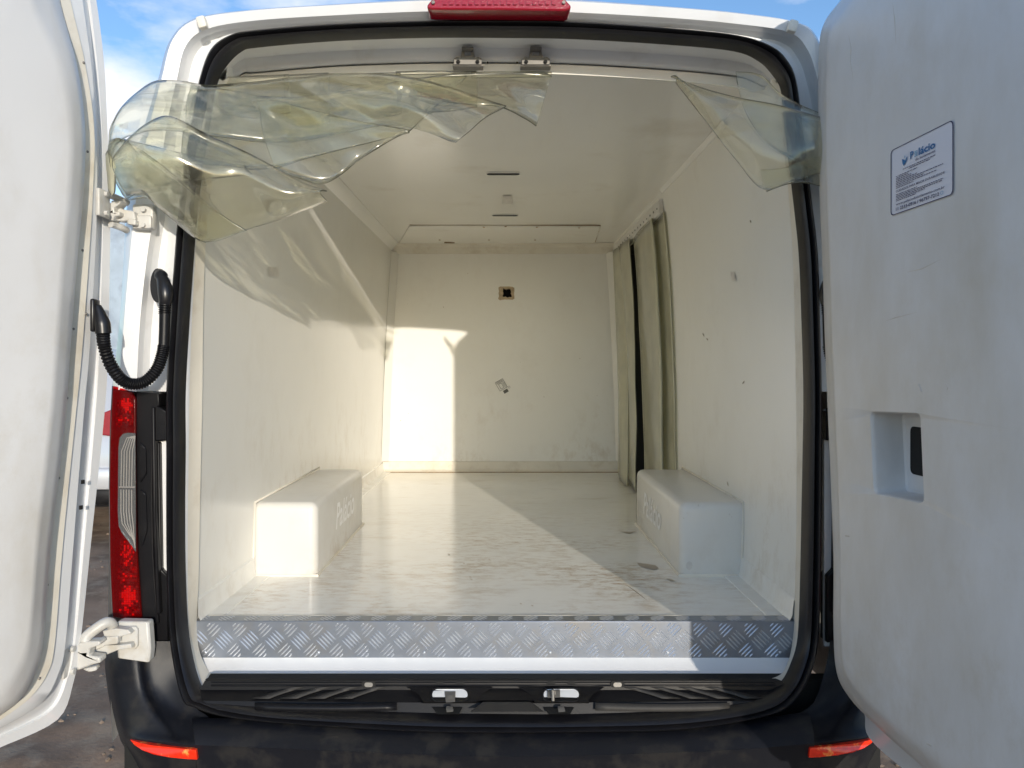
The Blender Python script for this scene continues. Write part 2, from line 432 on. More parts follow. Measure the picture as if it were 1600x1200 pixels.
for k in range(2600):
    if k % 3 == 0:
        x = random.uniform(0.7, 2.2); y = random.uniform(-0.9, 2.0)
    else:
        x = random.uniform(-3.6, -0.8); y = random.uniform(-0.9, 6.0)
    s = 0.003 + 0.012 * random.random() ** 3
    h = 0.03 * noise.noise((x * 1.3, y * 1.3, 0)) + 0.016 * noise.noise((x * 5, y * 5, 3)) - 0.03
    a = [random.uniform(0.6, 1.3) for _ in range(3)]
    mb.add([(x + v.x * s * a[0], y + v.y * s * a[1], h + 0.3 * s + v.z * s * a[2] * 0.7) for v in iv], ifc)
M['stone'] = mat('pale_stone', (0.24, 0.18, 0.135), 0.9, noise_amt=0.5, noise_scale=4)
o = obj('gravel', mb, M['stone'], smooth=0); tag(o, kind='stuff', label='small stones scattered over the dirt beside the van')

# ------------------------------------------------------------------ the van
van = thing('cargo_van', 'white cargo van with both rear doors open on its empty white hold', 'van', (0, 0, 0))

# outline curves of the rear opening: outer skin, inner edge of the skin, seal outer and inner edge (photograph pixels)
D_ = [(175, 605), (187, 500), (194, 400), (198, 320), (212, 245), (230, 183), (247, 128), (266, 66), (305, 31), (400, 17), (520, 9), (660, 1),
      (785, -1), (900, 2), (1050, 13), (1150, 22), (1240, 36), (1274, 58), (1300, 128), (1322, 183), (1342, 245), (1356, 320), (1360, 400), (1367, 500), (1379, 605)]
C_ = [(213, 612), (219, 500), (230, 400), (243, 320), (253, 245), (263, 183), (276, 125), (290, 72), (324, 45), (400, 32), (520, 24), (660, 18),
      (785, 17), (900, 19.5), (1050, 28), (1150, 37), (1232, 50), (1262, 78), (1278, 125), (1290, 183), (1300, 245), (1310, 320), (1324, 400), (1335, 500), (1341, 612)]
SO = [(262, 612), (268, 500), (275, 400), (282, 320), (292, 245), (303, 185), (313, 130), (331, 80), (361, 58), (400, 50), (520, 40.5), (660, 35.5),
      (785, 34), (900, 36.5), (1050, 47), (1150, 58), (1205, 76), (1230, 100), (1242, 130), (1250, 183), (1258, 245), (1267, 320), (1276, 400), (1279, 500), (1282, 612)]
SI = [(284, 612), (290, 500), (297, 400), (304, 320), (314, 245), (324, 185), (333, 130), (347, 100), (372, 75), (400, 68), (520, 58), (660, 53),
      (785, 53), (900, 55), (1050, 64), (1150, 74), (1190, 90), (1212, 112), (1225, 135), (1230, 183), (1237, 245), (1246, 320), (1254, 400), (1258, 500), (1261, 612)]
def curve(px, Y, n=6):
    return spline([at(p[0], p[1], Y) for p in px], n)
cD, cC, cSO, cSI = curve(D_, 0.035), curve(C_, -0.004), curve(SO, 0.02), curve(SI, 0.02)
def lerp(a, b, t): return a + (b - a) * t
def shifty(c, dy): return [p + Vector((0, dy, 0)) for p in c]
# outer skin: rear rim, rounded edge, then roof and sides running forward
def outw(c, k):
    return [Vector((p.x + math.copysign(min(abs(p.x), 1), p.x) * k, p.y, p.z + (k if p.z > 1.9 else 0))) for p in c]
rim = [shifty(cC, 0.03), cC, [lerp(a, b, 0.5) + Vector((0, -0.028, 0)) for a, b in zip(cC, cD)],
       [lerp(a, b, 0.85) + Vector((0, -0.015, 0)) for a, b in zip(cC, cD)], cD, shifty(outw(cD, 0.008), 0.05), shifty(outw(cD, 0.012), 0.4),
       shifty(outw(cD, 0.014), 2.5), shifty(outw(cD, 0.0), 4.6)]
mb = MB(); mb.grid(rim)
# lower side walls
for s in (0, -1):
    top = [c[s] for c in rim[4:]]
    rws = [top]
    for z, k in ((1.0, 0.006), (0.75, 0.010), (0.42, 0.0)):
        rws.append([Vector((p.x + math.copysign(k, p.x), p.y, z)) for p in top])
    mb.grid(rws)
# front bulkhead closes the shell
fc = rim[-1]
low = [Vector((fc[0].x, fc[0].y, 0.42)), Vector((fc[-1].x, fc[-1].y, 0.42))]
mb.add(fc + [low[1], low[0]], [tuple(range(len(fc) + 2))])
obj('body_shell', mb, M['paint'], van, smooth=40)
# recessed channel round the opening
chan = [shifty(cC, 0.028), [lerp(a, b, 0.12) + Vector((0, 0.045, 0)) for a, b in zip(cC, cSO)],
        [lerp(a, b, 0.45) + Vector((0, 0.04, 0)) for a, b in zip(cC, cSO)], [lerp(a, b, 0.52) + Vector((0, 0.02, 0)) for a, b in zip(cC, cSO)],
        [lerp(a, b, 0.62) + Vector((0, 0.018, 0)) for a, b in zip(cC, cSO)], [lerp(a, b, 0.8) + Vector((0, 0.012, 0)) for a, b in zip(cC, cSO)],
        shifty(cSO, 0.004), shifty(cSI, 0.018)]
mb = MB(); mb.grid(chan)
obj('door_channel', mb, M['paint_in'], van, smooth=50)
# joint caps where roof skin meets pillar
for i, q in ((8, -1), (16, 1)):
    p = at(*( (316, 36) if q < 0 else (1238, 42)), -0.02)
    mb = MB(); mb.box(p, (0.022, 0.02, 0.03), bev=0.005, ax=(Vector((0.96, 0, -0.28 * q)), Vector((0, 1, 0)), Vector((0.28 * q, 0, 0.96))))
    obj('joint_cap', mb, M['cream'], van)

# weather seal, all the way round
SO2 = SO[::-1][0:0] + [(262, 700), (262, 800), (263, 900), (268, 1000), (285, 1085), (308, 1103), (354, 1117), (450, 1127), (650, 1140), (785, 1142), (900, 1141),
       (1050, 1138), (1150, 1125), (1215, 1110), (1245, 1085), (1265, 1050), (1277, 1000), (1281, 900), (1282, 800), (1282, 700)]
SI2 = [(284, 700), (283, 800), (284, 900), (290, 1000), (308, 1075), (330, 1090), (370, 1101), (450, 1112), (650, 1121), (785, 1123), (900, 1123),
       (1050, 1118), (1150, 1107), (1200, 1092), (1225, 1072), (1240, 1045), (1252, 1000), (1256, 900), (1258, 800), (1260, 700)]
Yl = [0, 0, 0, 0, -0.05, -0.07, -0.09, -0.11, -0.12, -0.12, -0.12, -0.12, -0.11, -0.09, -0.06, -0.03, 0, 0, 0, 0]
ringo = [(p[0], p[1], 0) for p in SO[::-1]] + [(p[0], p[1], y) for p, y in zip(SO2, Yl)]
ringi = [(p[0], p[1], 0) for p in SI[::-1]] + [(p[0], p[1], y) for p, y in zip(SI2, Yl)]
def closed(r, n=5):
    c = spline([at(*p) for p in [r[-1]] + r + [r[0], r[1]]], n)
    return c[n:-n - 1 + 0][:len(r) * n]
ro, ri = closed(ringo), closed(ringi)
prof = [(0.0, 0.022), (0.02, -0.004), (0.12, -0.018), (0.26, -0.022), (0.40, -0.014), (0.46, -0.004), (0.52, -0.012), (0.62, -0.018), (0.78, -0.014), (0.9, -0.004), (1.0, 0.024)]
mb = MB(); mb.grid([[lerp(a, b, t) + Vector((0, dy, 0)) for a, b in zip(ro, ri)] for t, dy in prof], cv=True)
obj('weather_seal', mb, M['rubber'], van, smooth=40)

# roof header behind the seal
idx = range(5, 20)
def hdr(off, Y):
    pts = []
    for i in idx:
        q = min(i - 5, 19 - i)
        wv = [(6, 0), (6, 2), (9, 10), (5, 17)][q] if q < 4 else (0, 20)
        s = 1 if i < 12 else -1
        if q >= 4: wv = (0, 20)
        pts.append((SI[i][0] + s * wv[0] * off / 20.0, SI[i][1] + wv[1] * off / 20.0, Y))
    return spline([at(*p) for p in pts], 6)
H = [hdr(0, 0.02), hdr(4, 0.045), hdr(14, 0.085), hdr(18, 0.108), hdr(22, 0.122), hdr(26, 0.124), hdr(35, 0.132), hdr(41, 0.140), hdr(44, 0.155), hdr(46, 0.19)]
mb = MB(); mb.grid(H); obj('roof_header', mb, M['paint_in'], van, smooth=50)
H2 = [hdr(43, 0.20), hdr(47, 0.160), hdr(62, 0.165), hdr(64, 0.20)]
mb = MB(); mb.grid(H2); obj('liner_lip', mb, M['ceil'], van, smooth=50)
mb = MB(); mb.box((0, 0.225, 2.225), (1.5, 0.02, 0.14)); obj('header_filler', mb, M['paint_in'], van)
mb = MB(); mb.box(at(350, 117, 0.21), (0.07, 0.02, 0.07)); obj('header_filler', mb, M['paint_in'], van)
# striker brackets on the header
for cx in (731, 837):
    b = MB()
    Yb = 0.118
    def P(dx, y): return at(cx + dx, y, Yb)
    b.prism([P(-22, 102), P(-22, 93), P(-17, 90), P(-11, 91), P(-9, 80), P(-5, 79), P(-5, 88), P(5, 88), P(5, 79), P(9, 80), P(11, 91), P(17, 90), P(22, 93), P(22, 102)], (0, -0.006, 0))
    b.prism([P(-9, 77.5), P(9, 77.5), P(9, 81.5), P(-9, 81.5)], (0, -0.02, 0))
    b.prism([P(-24, 100), P(24, 100), P(24, 103.5), P(-24, 103.5)], (0, 0.03, 0))
    r = obj('striker_bracket', b, M['zinc'], van, bevel=0.0012)
    for dx in (-15, 15):
        c = MB(); p = at(cx + dx, 97.5, Yb - 0.004); c.cyl(p, (0, 1, 0), 0.0056, 0.010, 6); c.cyl(p + Vector((0, -0.005, 0)), (0, 1, 0), 0.003, 0.004, 8)
        obj('bolt', c, M['black'], r)
for px in (762, 808):
    c = MB(); c.cyl(at(px, 98, 0.135), (0, 1, 0), 0.0025, 0.004, 8); obj('screw', c, M['black'], van)

# ---- hold liner
ZF, ZC, YB = 0.703, 2.137, 2.95
XB = (0.757, 0.690)
LW = [(303, 985), (305, 900), (308, 800), (310, 700), (312, 612), (313, 500), (316, 400), (322, 320), (331, 245), (341, 183), (352, 125), (356, 100)]
RW = [(1243, 985), (1247, 900), (1249, 800), (1249, 700), (1248, 612), (1246, 500), (1243, 400), (1238, 320), (1230, 245), (1222, 183), (1212, 125), (1208, 100)]
Y0 = 0.09
def wallfront(W):
    return [at(p[0], p[1], Y0) for p in spline([(q[0], q[1], 0) for q in W], 4)]
def wallback(front, s):
    out = []
    for p in front:
        t = (p.z - ZF) / (ZC - ZF)
        t = min(max(t, -0.05), 1.05)
        bulge = 0.010 * math.sin(math.pi * min(max(t, 0), 1))
        out.append(Vector((s * (XB[0] + (XB[1] - XB[0]) * t + bulge), YB, p.z)))
    return out
lf, rf = wallfront(LW), wallfront(RW)
lb, rb = wallback(lf, -1), wallback(rf, 1)
def wx(side, y, z):
    """inner wall x at depth y and height z"""
    f, b = (lf, lb) if side < 0 else (rf, rb)
    for a, c in zip(range(len(f) - 1), range(1, len(f))):
        if f[a].z <= z <= f[c].z or a == len(f) - 2:
            t = (z - f[a].z) / (f[c].z - f[a].z)
            xf = f[a].x + (f[c].x - f[a].x) * t; xb = b[a].x + (b[c].x - b[a].x) * t
            return xf + (xb - xf) * (y - Y0) / (YB - Y0)
def wallgrid(mb, side, ys, zs):
    mb.grid([[Vector((wx(side, y, z), y, z)) for y in ys] for z in zs])
zs = [0.60 + (ZC + 0.03 - 0.60) * i / 90 for i in range(91)]
ys = [Y0 + (YB + 0.02 - Y0) * i / 30 for i in range(31)]
mb = MB(); wallgrid(mb, -1, ys, zs); obj('side_wall', mb, M['gel'], van, smooth=60)
OY0, OY1, OZ = 1.50, 2.70, 2.03
ya = [Y0 + (OY0 - Y0) * i / 16 for i in range(17)]; yb = [OY0 + (OY1 - OY0) * i / 8 for i in range(9)]; yc = [OY1, (OY1 + YB) / 2, YB + 0.02]
mb = MB(); wallgrid(mb, 1, ya, zs); wallgrid(mb, 1, yc, zs)
wallgrid(mb, 1, yb, [OZ, 2.08, 2.12, ZC + 0.03])
obj('side_wall', mb, M['gel'], van, smooth=60)
# side door seen through the opening: its shade painted into a dark grey panel set back from the wall
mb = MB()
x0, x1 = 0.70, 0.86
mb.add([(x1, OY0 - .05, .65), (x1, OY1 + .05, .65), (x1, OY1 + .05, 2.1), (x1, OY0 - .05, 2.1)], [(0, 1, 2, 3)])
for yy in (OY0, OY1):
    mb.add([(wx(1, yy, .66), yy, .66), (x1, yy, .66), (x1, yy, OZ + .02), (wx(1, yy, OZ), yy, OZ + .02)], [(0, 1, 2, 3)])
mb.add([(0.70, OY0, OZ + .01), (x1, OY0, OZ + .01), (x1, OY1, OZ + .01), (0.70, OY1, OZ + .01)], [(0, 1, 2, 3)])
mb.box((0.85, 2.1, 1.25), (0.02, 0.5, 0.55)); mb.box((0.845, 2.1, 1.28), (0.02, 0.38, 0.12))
obj('side_door', mb, M['darkgrey'], van, smooth=0)
# floor, with a rectangle outline that meets both walls
rowsf = []
for i in range(31):
    y = 0.10 + (YB + 0.02 - 0.10) * i / 30
    a, b = wx(-1, y, ZF) - 0.01, wx(1, y, ZF) + 0.01
    rowsf.append([Vector((a + (b - a) * j / 20, y, ZF)) for j in range(21)])
mb = MB(); mb.grid(rowsf); obj('hold_floor', mb, M['floor'], van, smooth=60)
# raised cove along floor edges
for s in (-1, 1):
    for ysp in ([0.096 + (0.535 - 0.096) * i / 6 for i in range(7)], [1.36 + ((OY0 if s > 0 else YB) - 1.36) * i / 4 for i in range(5)]):
        mb = MB()
        mb.grid([[Vector((wx(s, y, ZF + .062) + s * 0.001, y, ZF + 0.062)) for y in ysp], [Vector((wx(s, y, ZF + .06) - s * 0.006, y, ZF + 0.057)) for y in ysp],
                 [Vector((wx(s, y, ZF + .02) - s * 0.008, y, ZF + 0.018)) for y in ysp], [Vector((wx(s, y, ZF) - s * 0.014, y, ZF + 0.004)) for y in ysp],
                 [Vector((wx(s, y, ZF) - s * 0.055, y, ZF + 0.0025)) for y in ysp], [Vector((wx(s, y, ZF) - s * 0.057, y, ZF - 0.001)) for y in ysp]])
        obj('floor_cove', mb, M['gel'], van, smooth=50)
mb = MB()
mb.grid([[Vector((x, YB - 0.002, ZF + 0.066)) for x in (-0.755, 0.755)], [Vector((x, YB - 0.008, ZF + 0.062)) for x in (-0.755, 0.755)],
         [Vector((x, YB - 0.009, ZF + 0.015)) for x in (-0.755, 0.755)], [Vector((x, YB - 0.03, ZF + 0.002)) for x in (-0.755, 0.755)]])
obj('floor_cove', mb, M['cream'], van, smooth=50)
mb = MB(); mb.box((0.0, YB - 0.034, ZF + 0.0015), (1.5, 0.006, 0.004)); obj('floor_joint', mb, M['brown'], van)
# ceiling
mb = MB()
mb.grid([[Vector((-0.76 + 1.52 * j / 12, 0.165 + (YB + .02 - .165) * i / 20, ZC + 0.016 * max(0.0, 1 - i / 4))) for j in range(13)] for i in range(21)])
obj('ceiling_panel', mb, M['ceil'], van, smooth=60)
# end wall with a broken hole
hx0, hx1 = at(782, 0, YB).x, at(801, 0, YB).x
hz1, hz0 = at(0, 450, YB).z, at(0, 466, YB).z
xs = [-0.80, hx0, hx1, 0.80]; zz = [0.6, hz0, hz1, 2.2]
mb = MB()
for i in range(3):
    for j in range(3):
        if i == 1 and j == 1: continue
        mb.add([(xs[i], YB, zz[j]), (xs[i + 1], YB, zz[j]), (xs[i + 1], YB, zz[j + 1]), (xs[i], YB, zz[j + 1])], [(0, 1, 2, 3)])
obj('end_wall', mb, M['gel'], van, smooth=0)
mb = MB()
cx, cz = (hx0 + hx1) / 2, (hz0 + hz1) / 2
ring1 = []; ring2 = []; ring3 = []; ring4 = []
for k in range(28):
    a = 2 * math.pi * k / 28
    q = 1 / max(abs(math.cos(a)), abs(math.sin(a)))
    j = 1 + 0.14 * noise.noise((math.cos(a) * 2.2, math.sin(a) * 2.2, 5.1))
    ring1.append(Vector((cx + math.cos(a) * q * 0.049 * j, YB - 0.0015, cz + math.sin(a) * q * 0.042 * j)))
    j2 = 1 + 0.30 * noise.noise((math.cos(a) * 2.6, math.sin(a) * 2.6, 1.7))
    ring2.append(Vector((cx + 0.004 + math.cos(a) * q * 0.026 * j2, YB - 0.004, cz + math.sin(a) * q * 0.026 * j2)))
    ring3.append(ring2[-1] + Vector((0, 0.05, 0)))
mb.grid([ring1, ring2], 0, cv=True); mb.grid([ring2, ring3], 1, cv=True)
mb.add(ring3, [tuple(range(28))], 2)
obj('broken_hole', mb, [M['holeedge'], M['brown'], M['black']], van, smooth=0)
# mouldings: ceiling edge at the back, corner strips along the walls
mb = MB()
def bar(rows): mb.grid(rows)
y1 = YB
mb.grid([[Vector((x, y1 - 0.085, ZC - 0.002)) for x in (-.70, .70)], [Vector((x, y1 - 0.08, ZC - 0.012)) for x in (-.70, .70)],
         [Vector((x, y1 - 0.03, ZC - 0.022)) for x in (-.70, .70)], [Vector((x, y1 - 0.012, ZC - 0.05)) for x in (-.70, .70)],
         [Vector((x, y1 - 0.008, ZC - 0.056)) for x in (-.70, .70)], [Vector((x, y1 - 0.001, ZC - 0.058)) for x in (-.70, .70)]])
obj('ceiling_moulding', mb, M['cream'], van, smooth=30)
for s in (-1, 1):
    ysp = [0.5, 1.2, 2.0, YB - 0.06] if s < 0 else [0.5, 1.0, 1.44]
    mb = MB()
    k_ = 1.0 if s < 0 else 0.35
    mb.grid([[Vector((wx(s, y, ZC) - s * 0.042 * k_, y, ZC + 0.001)) for y in ysp], [Vector((wx(s, y, ZC) - s * 0.040 * k_, y, ZC - 0.005 * k_)) for y in ysp],
             [Vector((wx(s, y, ZC - .04 * k_) - s * 0.005, y, ZC - 0.040 * k_)) for y in ysp], [Vector((wx(s, y, ZC - .05 * k_) + s * 0.001, y, ZC - 0.043 * k_)) for y in ysp]])
    obj('corner_moulding', mb, M['gel'], van, smooth=25)
    mb = MB()
    zsp = [ZF + 0.07, 1.2, 1.7, ZC - 0.05]
    mb.grid([[Vector((wx(s, YB - .05, z) - s * 0.001, YB - 0.055, z)) for z in zsp], [Vector((wx(s, YB - .05, z) - s * 0.006, YB - 0.05, z)) for z in zsp],
             [Vector((wx(s, YB, z) - s * 0.034, YB - 0.006, z)) for z in zsp], [Vector((wx(s, YB, z) - s * 0.04, YB - 0.001, z)) for z in zsp]])
    obj('corner_moulding', mb, M['gel'], van, smooth=25)
# ceiling details: hatch panel, two slots, tape
def ceil_at(px, py, dz=0):
    d = (ZC - dz - CAMZ) * F / (VY - py)
    return Vector(((px - VX) * d / F, d + CAMY, ZC - dz))
q = [ceil_at(622, 381), ceil_at(640, 352), ceil_at(938, 352.5), ceil_at(930, 378)]
mb = MB(); mb.prism([p - Vector((0, 0, 0.006)) for p in q], (0, 0, 0.007)); obj('ceiling_hatch', mb, M['ceil'], van, bevel=0.002)
mb = MB()
for (a, b_) in (((640, 351.6), (938, 352.1)), ((938, 352.4), (930, 378))):
    A, B = ceil_at(*a, 0.004), ceil_at(*b_, 0.004)
    mb.tube([A + (B - A) * t / 6 for t in range(7)], [0.0022, 0.0012, 0.002, 0.001, 0.0024, 0.003, 0.003], 5)
for (px, py) in ((756, 355), (839, 355), (905, 356), (764, 375), (836, 375), (687, 375), (790, 354)):
    p = ceil_at(px, py, 0.007); mb.cyl(p, (0, 0, 1), 0.006, 0.004, 8)
A = ceil_at(700, 379, 0.008); mb.box(A, (0.045, 0.02, 0.006)); mb.box(A + Vector((0.025, 0.01, 0)), (0.03, 0.012, 0.005))
obj('hatch_joint', mb, M['brown'], van, smooth=0)
for (xa, xb, py) in ((759.5, 813, 270.5), (768, 810, 335.7)):
    A, B = ceil_at(xa, py), ceil_at(xb, py)
    w_ = 0.028
    out = []
    for k in range(24):
        a = 2 * math.pi * k / 24
        c = B if math.cos(a) > 0 else A
        sx = -w_ / 2 if math.cos(a) > 0 else w_ / 2
        out.append(Vector((c.x + sx + math.cos(a) * w_ / 2, c.y + math.sin(a) * w_ / 2 * 1.6, ZC - 0.0015)))
    o2 = [Vector((cc.x + (0.003 if cc.x < (A.x + B.x) / 2 else -0.003), A.y + (cc.y - A.y) * 0.82, ZC - 0.004)) for cc in out]
    o3 = [cc + Vector((0, 0, 0.0035)) for cc in o2]
    mb = MB(); mb.grid([out, o2], 0, cv=True); mb.grid([o2, o3], 1, cv=True); mb.add(o3, [tuple(range(24))], 1)
    obj('lamp_slot', mb, [M['ceil'], M['darkgrey']], van, smooth=0)
def quad_on(mb, pts, mi=0): mb.add(pts, [tuple(range(len(pts)))], mi)
mb = MB(); quad_on(mb, [ceil_at(784, 306, .003), ceil_at(800, 306, .003), ceil_at(801, 318, .003), ceil_at(786, 318, .003)]); obj('tape_mark', mb, M['tape'], van, smooth=0)
def wall_at(side, px, py, off=0.003):
    X = side * 0.75
    for _ in range(6):
        d = X * F / (px - VX); z = CAMZ - (py - VY) * d / F
        X = wx(side, d + CAMY, z) - side * off
    d = X * F / (px - VX)
    return Vector((X, d + CAMY, CAMZ - (py - VY) * d / F))
mb = MB(); quad_on(mb, [wall_at(-1, 419, 417), wall_at(-1, 435, 418), wall_at(-1, 436, 432), wall_at(-1, 420, 432)]); obj('tape_mark', mb, M['tape'], van, smooth=0)
mb = MB(); quad_on(mb, [wall_at(1, 1141, 425), wall_at(1, 1147, 425), wall_at(1, 1150, 438), wall_at(1, 1143, 439)]); obj('tape_mark', mb, M['tape'], van, smooth=0)
# scratches and nicks with a shape of their own
mb = MB()
for (a, b_) in (((1046, 687), (1041, 700)), ((1098, 520), (1100, 526)), ((1104, 528), (1106, 532)), ((1163, 595), (1160, 600)), ((1172, 344), (1173, 348)), ((1136, 752), (1138, 760))):
    A, B = wall_at(1, *a), wall_at(1, *b_); mb.tube([A, (A + B) / 2, B], [0.0005, 0.0022, 0.0005], 5)
obj('wall_scuff', mb, M['scuff'], van, smooth=0)
mb = MB()
def end_at(px, py, off=0.002): return at(px, py, YB - off)
for (x, y) in ((731, 427), (958, 505), (933, 618), (935, 600), (811, 505), (813, 566), (782, 578), (850, 620), (906, 560), (735, 583), (626, 657), (638, 646), (637, 475), (693, 480)):
    k = random.uniform(0.0015, 0.004); mb.box(end_at(x, y, 0.001), (k, 0.002, k * random.uniform(0.6, 2.4)))
obj('wall_nick', mb, M['scuff'], van, smooth=0)
# printed paper on the end wall: tilted line drawing and a small dark block
mb = MB()
def EW(u, v):
    a = R(30); x = u * math.cos(a) - v * math.sin(a); y = u * math.sin(a) + v * math.cos(a)
    p = at(783, 602, YB - 0.003); return p + Vector((x * 0.0041, 0, y * 0.0041))
def ln(mb, pts, wd, fn, mi=0, cl=False):
    P = [fn(*p) for p in pts]
    if cl: P.append(P[0])
    for a, b_ in zip(P, P[1:]):
        t = (b_ - a).normalized(); nrm = Vector((-t.z, 0, t.x)) * wd / 2
        mb.add([a - nrm, b_ - nrm, b_ + nrm, a + nrm], [(0, 1, 2, 3)], mi)
ln(mb, [(-6, -7), (7, -7), (7, 8), (-6, 8)], 0.0022, EW, cl=True); ln(mb, [(-3, -5), (2, -5), (2, 3), (-3, 3)], 0.0022, EW, cl=True)
for k in range(5): ln(mb, [(-5, 4 + k * 0.8), (6, 4 + k * 0.8)], 0.0012, EW)
for k in range(4): ln(mb, [(3.4 + k * 0.9, -6), (3.4 + k * 0.9, 3)], 0.0012, EW)
quad_on(mb, [EW(-2, -14), EW(5.5, -14), EW(5.5, -9), EW(-2, -9)]); ln(mb, [(8, -10), (10.5, -10), (10.5, -7), (8, -7)], 0.0016, EW, cl=True)
obj('wall_print', mb, M['greyink'], van, smooth=0)

# ---- jamb lip between seal and liner, both sides
lipL_o = [(333, 128), (324, 185), (314, 245), (304, 320), (297, 400), (290, 500), (284, 612), (284, 700), (283, 800), (284, 900), (290, 1000), (304, 1060), (312, 1090)]
lipL_i = [(354, 120), (341, 183), (331, 245), (322, 320), (316, 400), (313, 500), (312, 612), (310, 700), (308, 800), (306, 900), (304, 1000), (322, 1050), (345, 1066)]
lipR_o = [(1225, 133), (1230, 183), (1237, 245), (1246, 320), (1254, 400), (1258, 500), (1261, 612), (1260, 700), (1258, 800), (1256, 900), (1252, 1000), (1243, 1045), (1227, 1088)]
lipR_i = [(1210, 122), (1222, 183), (1230, 245), (1238, 320), (1243, 400), (1246, 500), (1248, 612), (1249, 700), (1249, 800), (1247, 900), (1243, 1000), (1230, 1048), (1208, 1062)]
for lo, li in ((lipL_o, lipL_i), (lipR_o, lipR_i)):
    fw = [0.018] * 10 + [0.01, -0.02, -0.045]; fb = [Y0] * 10 + [Y0, 0.05, 0.0]
    li = [(p_[0] + (3.5 if p_[0] < 785 else -3.5), p_[1]) for p_ in li]
    a = spline([at(p_[0], p_[1], y_) for p_, y_ in zip(lo, fw)], 6); b = spline([at(p_[0], p_[1], y_) for p_, y_ in zip(li, fb)], 6)
    mb = MB(); mb.grid([a, [lerp(p, q_, 0.25) + Vector((0, -0.012, 0)) for p, q_ in zip(a, b)], [lerp(p, q_, 0.42) + Vector((0, -0.006, 0)) for p, q_ in zip(a, b)]], 0)
    mb.grid([[lerp(p, q_, 0.42) + Vector((0, -0.006, 0)) for p, q_ in zip(a, b)], [lerp(p, q_, 0.5) + Vector((0, 0.01, 0)) for p, q_ in zip(a, b)],
             [lerp(p, q_, 0.9) + Vector((0, 0.004, 0)) for p, q_ in zip(a, b)], shifty(b, 0.004)], 1)
    obj('jamb_lip', mb, [M['paint_in'], M['cream']], van, smooth=40)

# ---- wheel arch boxes
def arch(side, xi, label):
    yf, yr, zt = 0.535, 1.34, 0.937
    bm = bmesh.new(); bmesh.ops.create_cube(bm, size=1.0)
    xo = side * 0.80
    xa, xb = sorted((side * xi, xo))
    for v in bm.verts:
        v.co = Vector((xb if v.co.x > 0 else xa, yr if v.co.y > 0 else yf, zt if v.co.z > 0 else ZF - 0.02))
    bmesh.ops.bevel(bm, geom=[e for e in bm.edges], offset=0.026, segments=4, profile=0.5, affect='EDGES')
    mb = MB(); bm.verts.index_update(); mb.add([v.co.copy() for v in bm.verts], [[v.index for v in f.verts] for f in bm.faces]); bm.free()
    o = obj('wheel_arch_box', mb, M['box'], van, smooth=45, label=label)
    # bead of sealant on the floor and up the wall
    s = MB()
    r = 0.006
    s.tube([(side * 0.79, yf - .001, ZF + .002), (side * xi, yf - .001, ZF + .002), (side * xi - side * 0.001, yr, ZF + .002)], r, 6)
    s.tube([(wx(side, yf, ZF) - side * .002, yf - 0.002, ZF), (wx(side, yf, zt) - side * .002, yf - 0.002, zt), (wx(side, yr, zt) - side * .002, yr, zt + 0.004), (wx(side, yr, zt) - side * .002, yr + 0.01, zt - 0.02)], 0.004, 6)
    obj('sealant_bead', s, M['cream'], o, smooth=60)
    return o
archL = arch(-1, 0.588, 'wheel arch box on the left, half sunlit, scribbled white word on its inner side')
archR = arch(1, 0.563, 'wheel arch box on the right in shade, grey smudge on its front')

def text_mesh(body, size, fn, mb, mi=0, align='LEFT', squeeze=1.0, bold=0.0, shear=0.0):
    cu = bpy.data.curves.new('tmp', 'FONT'); cu.body = body; cu.size = size; cu.align_x = align
    cu.offset = bold; cu.shear = shear; cu.resolution_u = 3
    ob = bpy.data.objects.new('tmp', cu); col.objects.link(ob)
    dg = bpy.context.evaluated_depsgraph_get(); dg.update()
    me = bpy.data.meshes.new_from_object(ob.evaluated_get(dg))
    mb.add([fn(v.co.x * squeeze, v.co.y) for v in me.vertices], [tuple(p.vertices) for p in me.polygons], mi)
    bpy.data.objects.remove(ob); bpy.data.curves.remove(cu); bpy.data.meshes.remove(me)
mb = MB(); text_mesh('Palácio', 0.125, lambda x, y: Vector((-0.588 + 0.002, 0.80 + x, 0.795 + y)), mb, squeeze=0.95, shear=0.25, bold=0.002)
obj('painted_word', mb, M['white'], archL, smooth=0)
mb = MB(); text_mesh('Palácio', 0.125, lambda x, y: Vector((0.563 - 0.002, 1.16 - x, 0.785 + y)), mb, squeeze=0.95, shear=0.25, bold=0.002)
obj('painted_word', mb, M['white'], archR, smooth=0)
mb = MB()
sp = [at(1077 + 5 * math.cos(a) * (1 + .3 * noise.noise((math.cos(a) * 2, math.sin(a) * 2, 0))), 884 + 7 * math.sin(a), 0.5345) for a in [2 * math.pi * k / 14 for k in range(14)]]
quad_on(mb, sp)
for (x, y, k) in ((1074, 801, 3), (1068, 809, 2), (1091, 789, 3), (1140, 803, 2.5), (1143, 807, 2)):
    quad_on(mb, [at(x - k * .5, y, .5343), at(x + k * .3, y - k * .4, .5343), at(x + k * .5, y + k, .5343), at(x - k * .2, y + k * .8, .5343)])
obj('smudge', mb, M['tape'], archR, smooth=0)
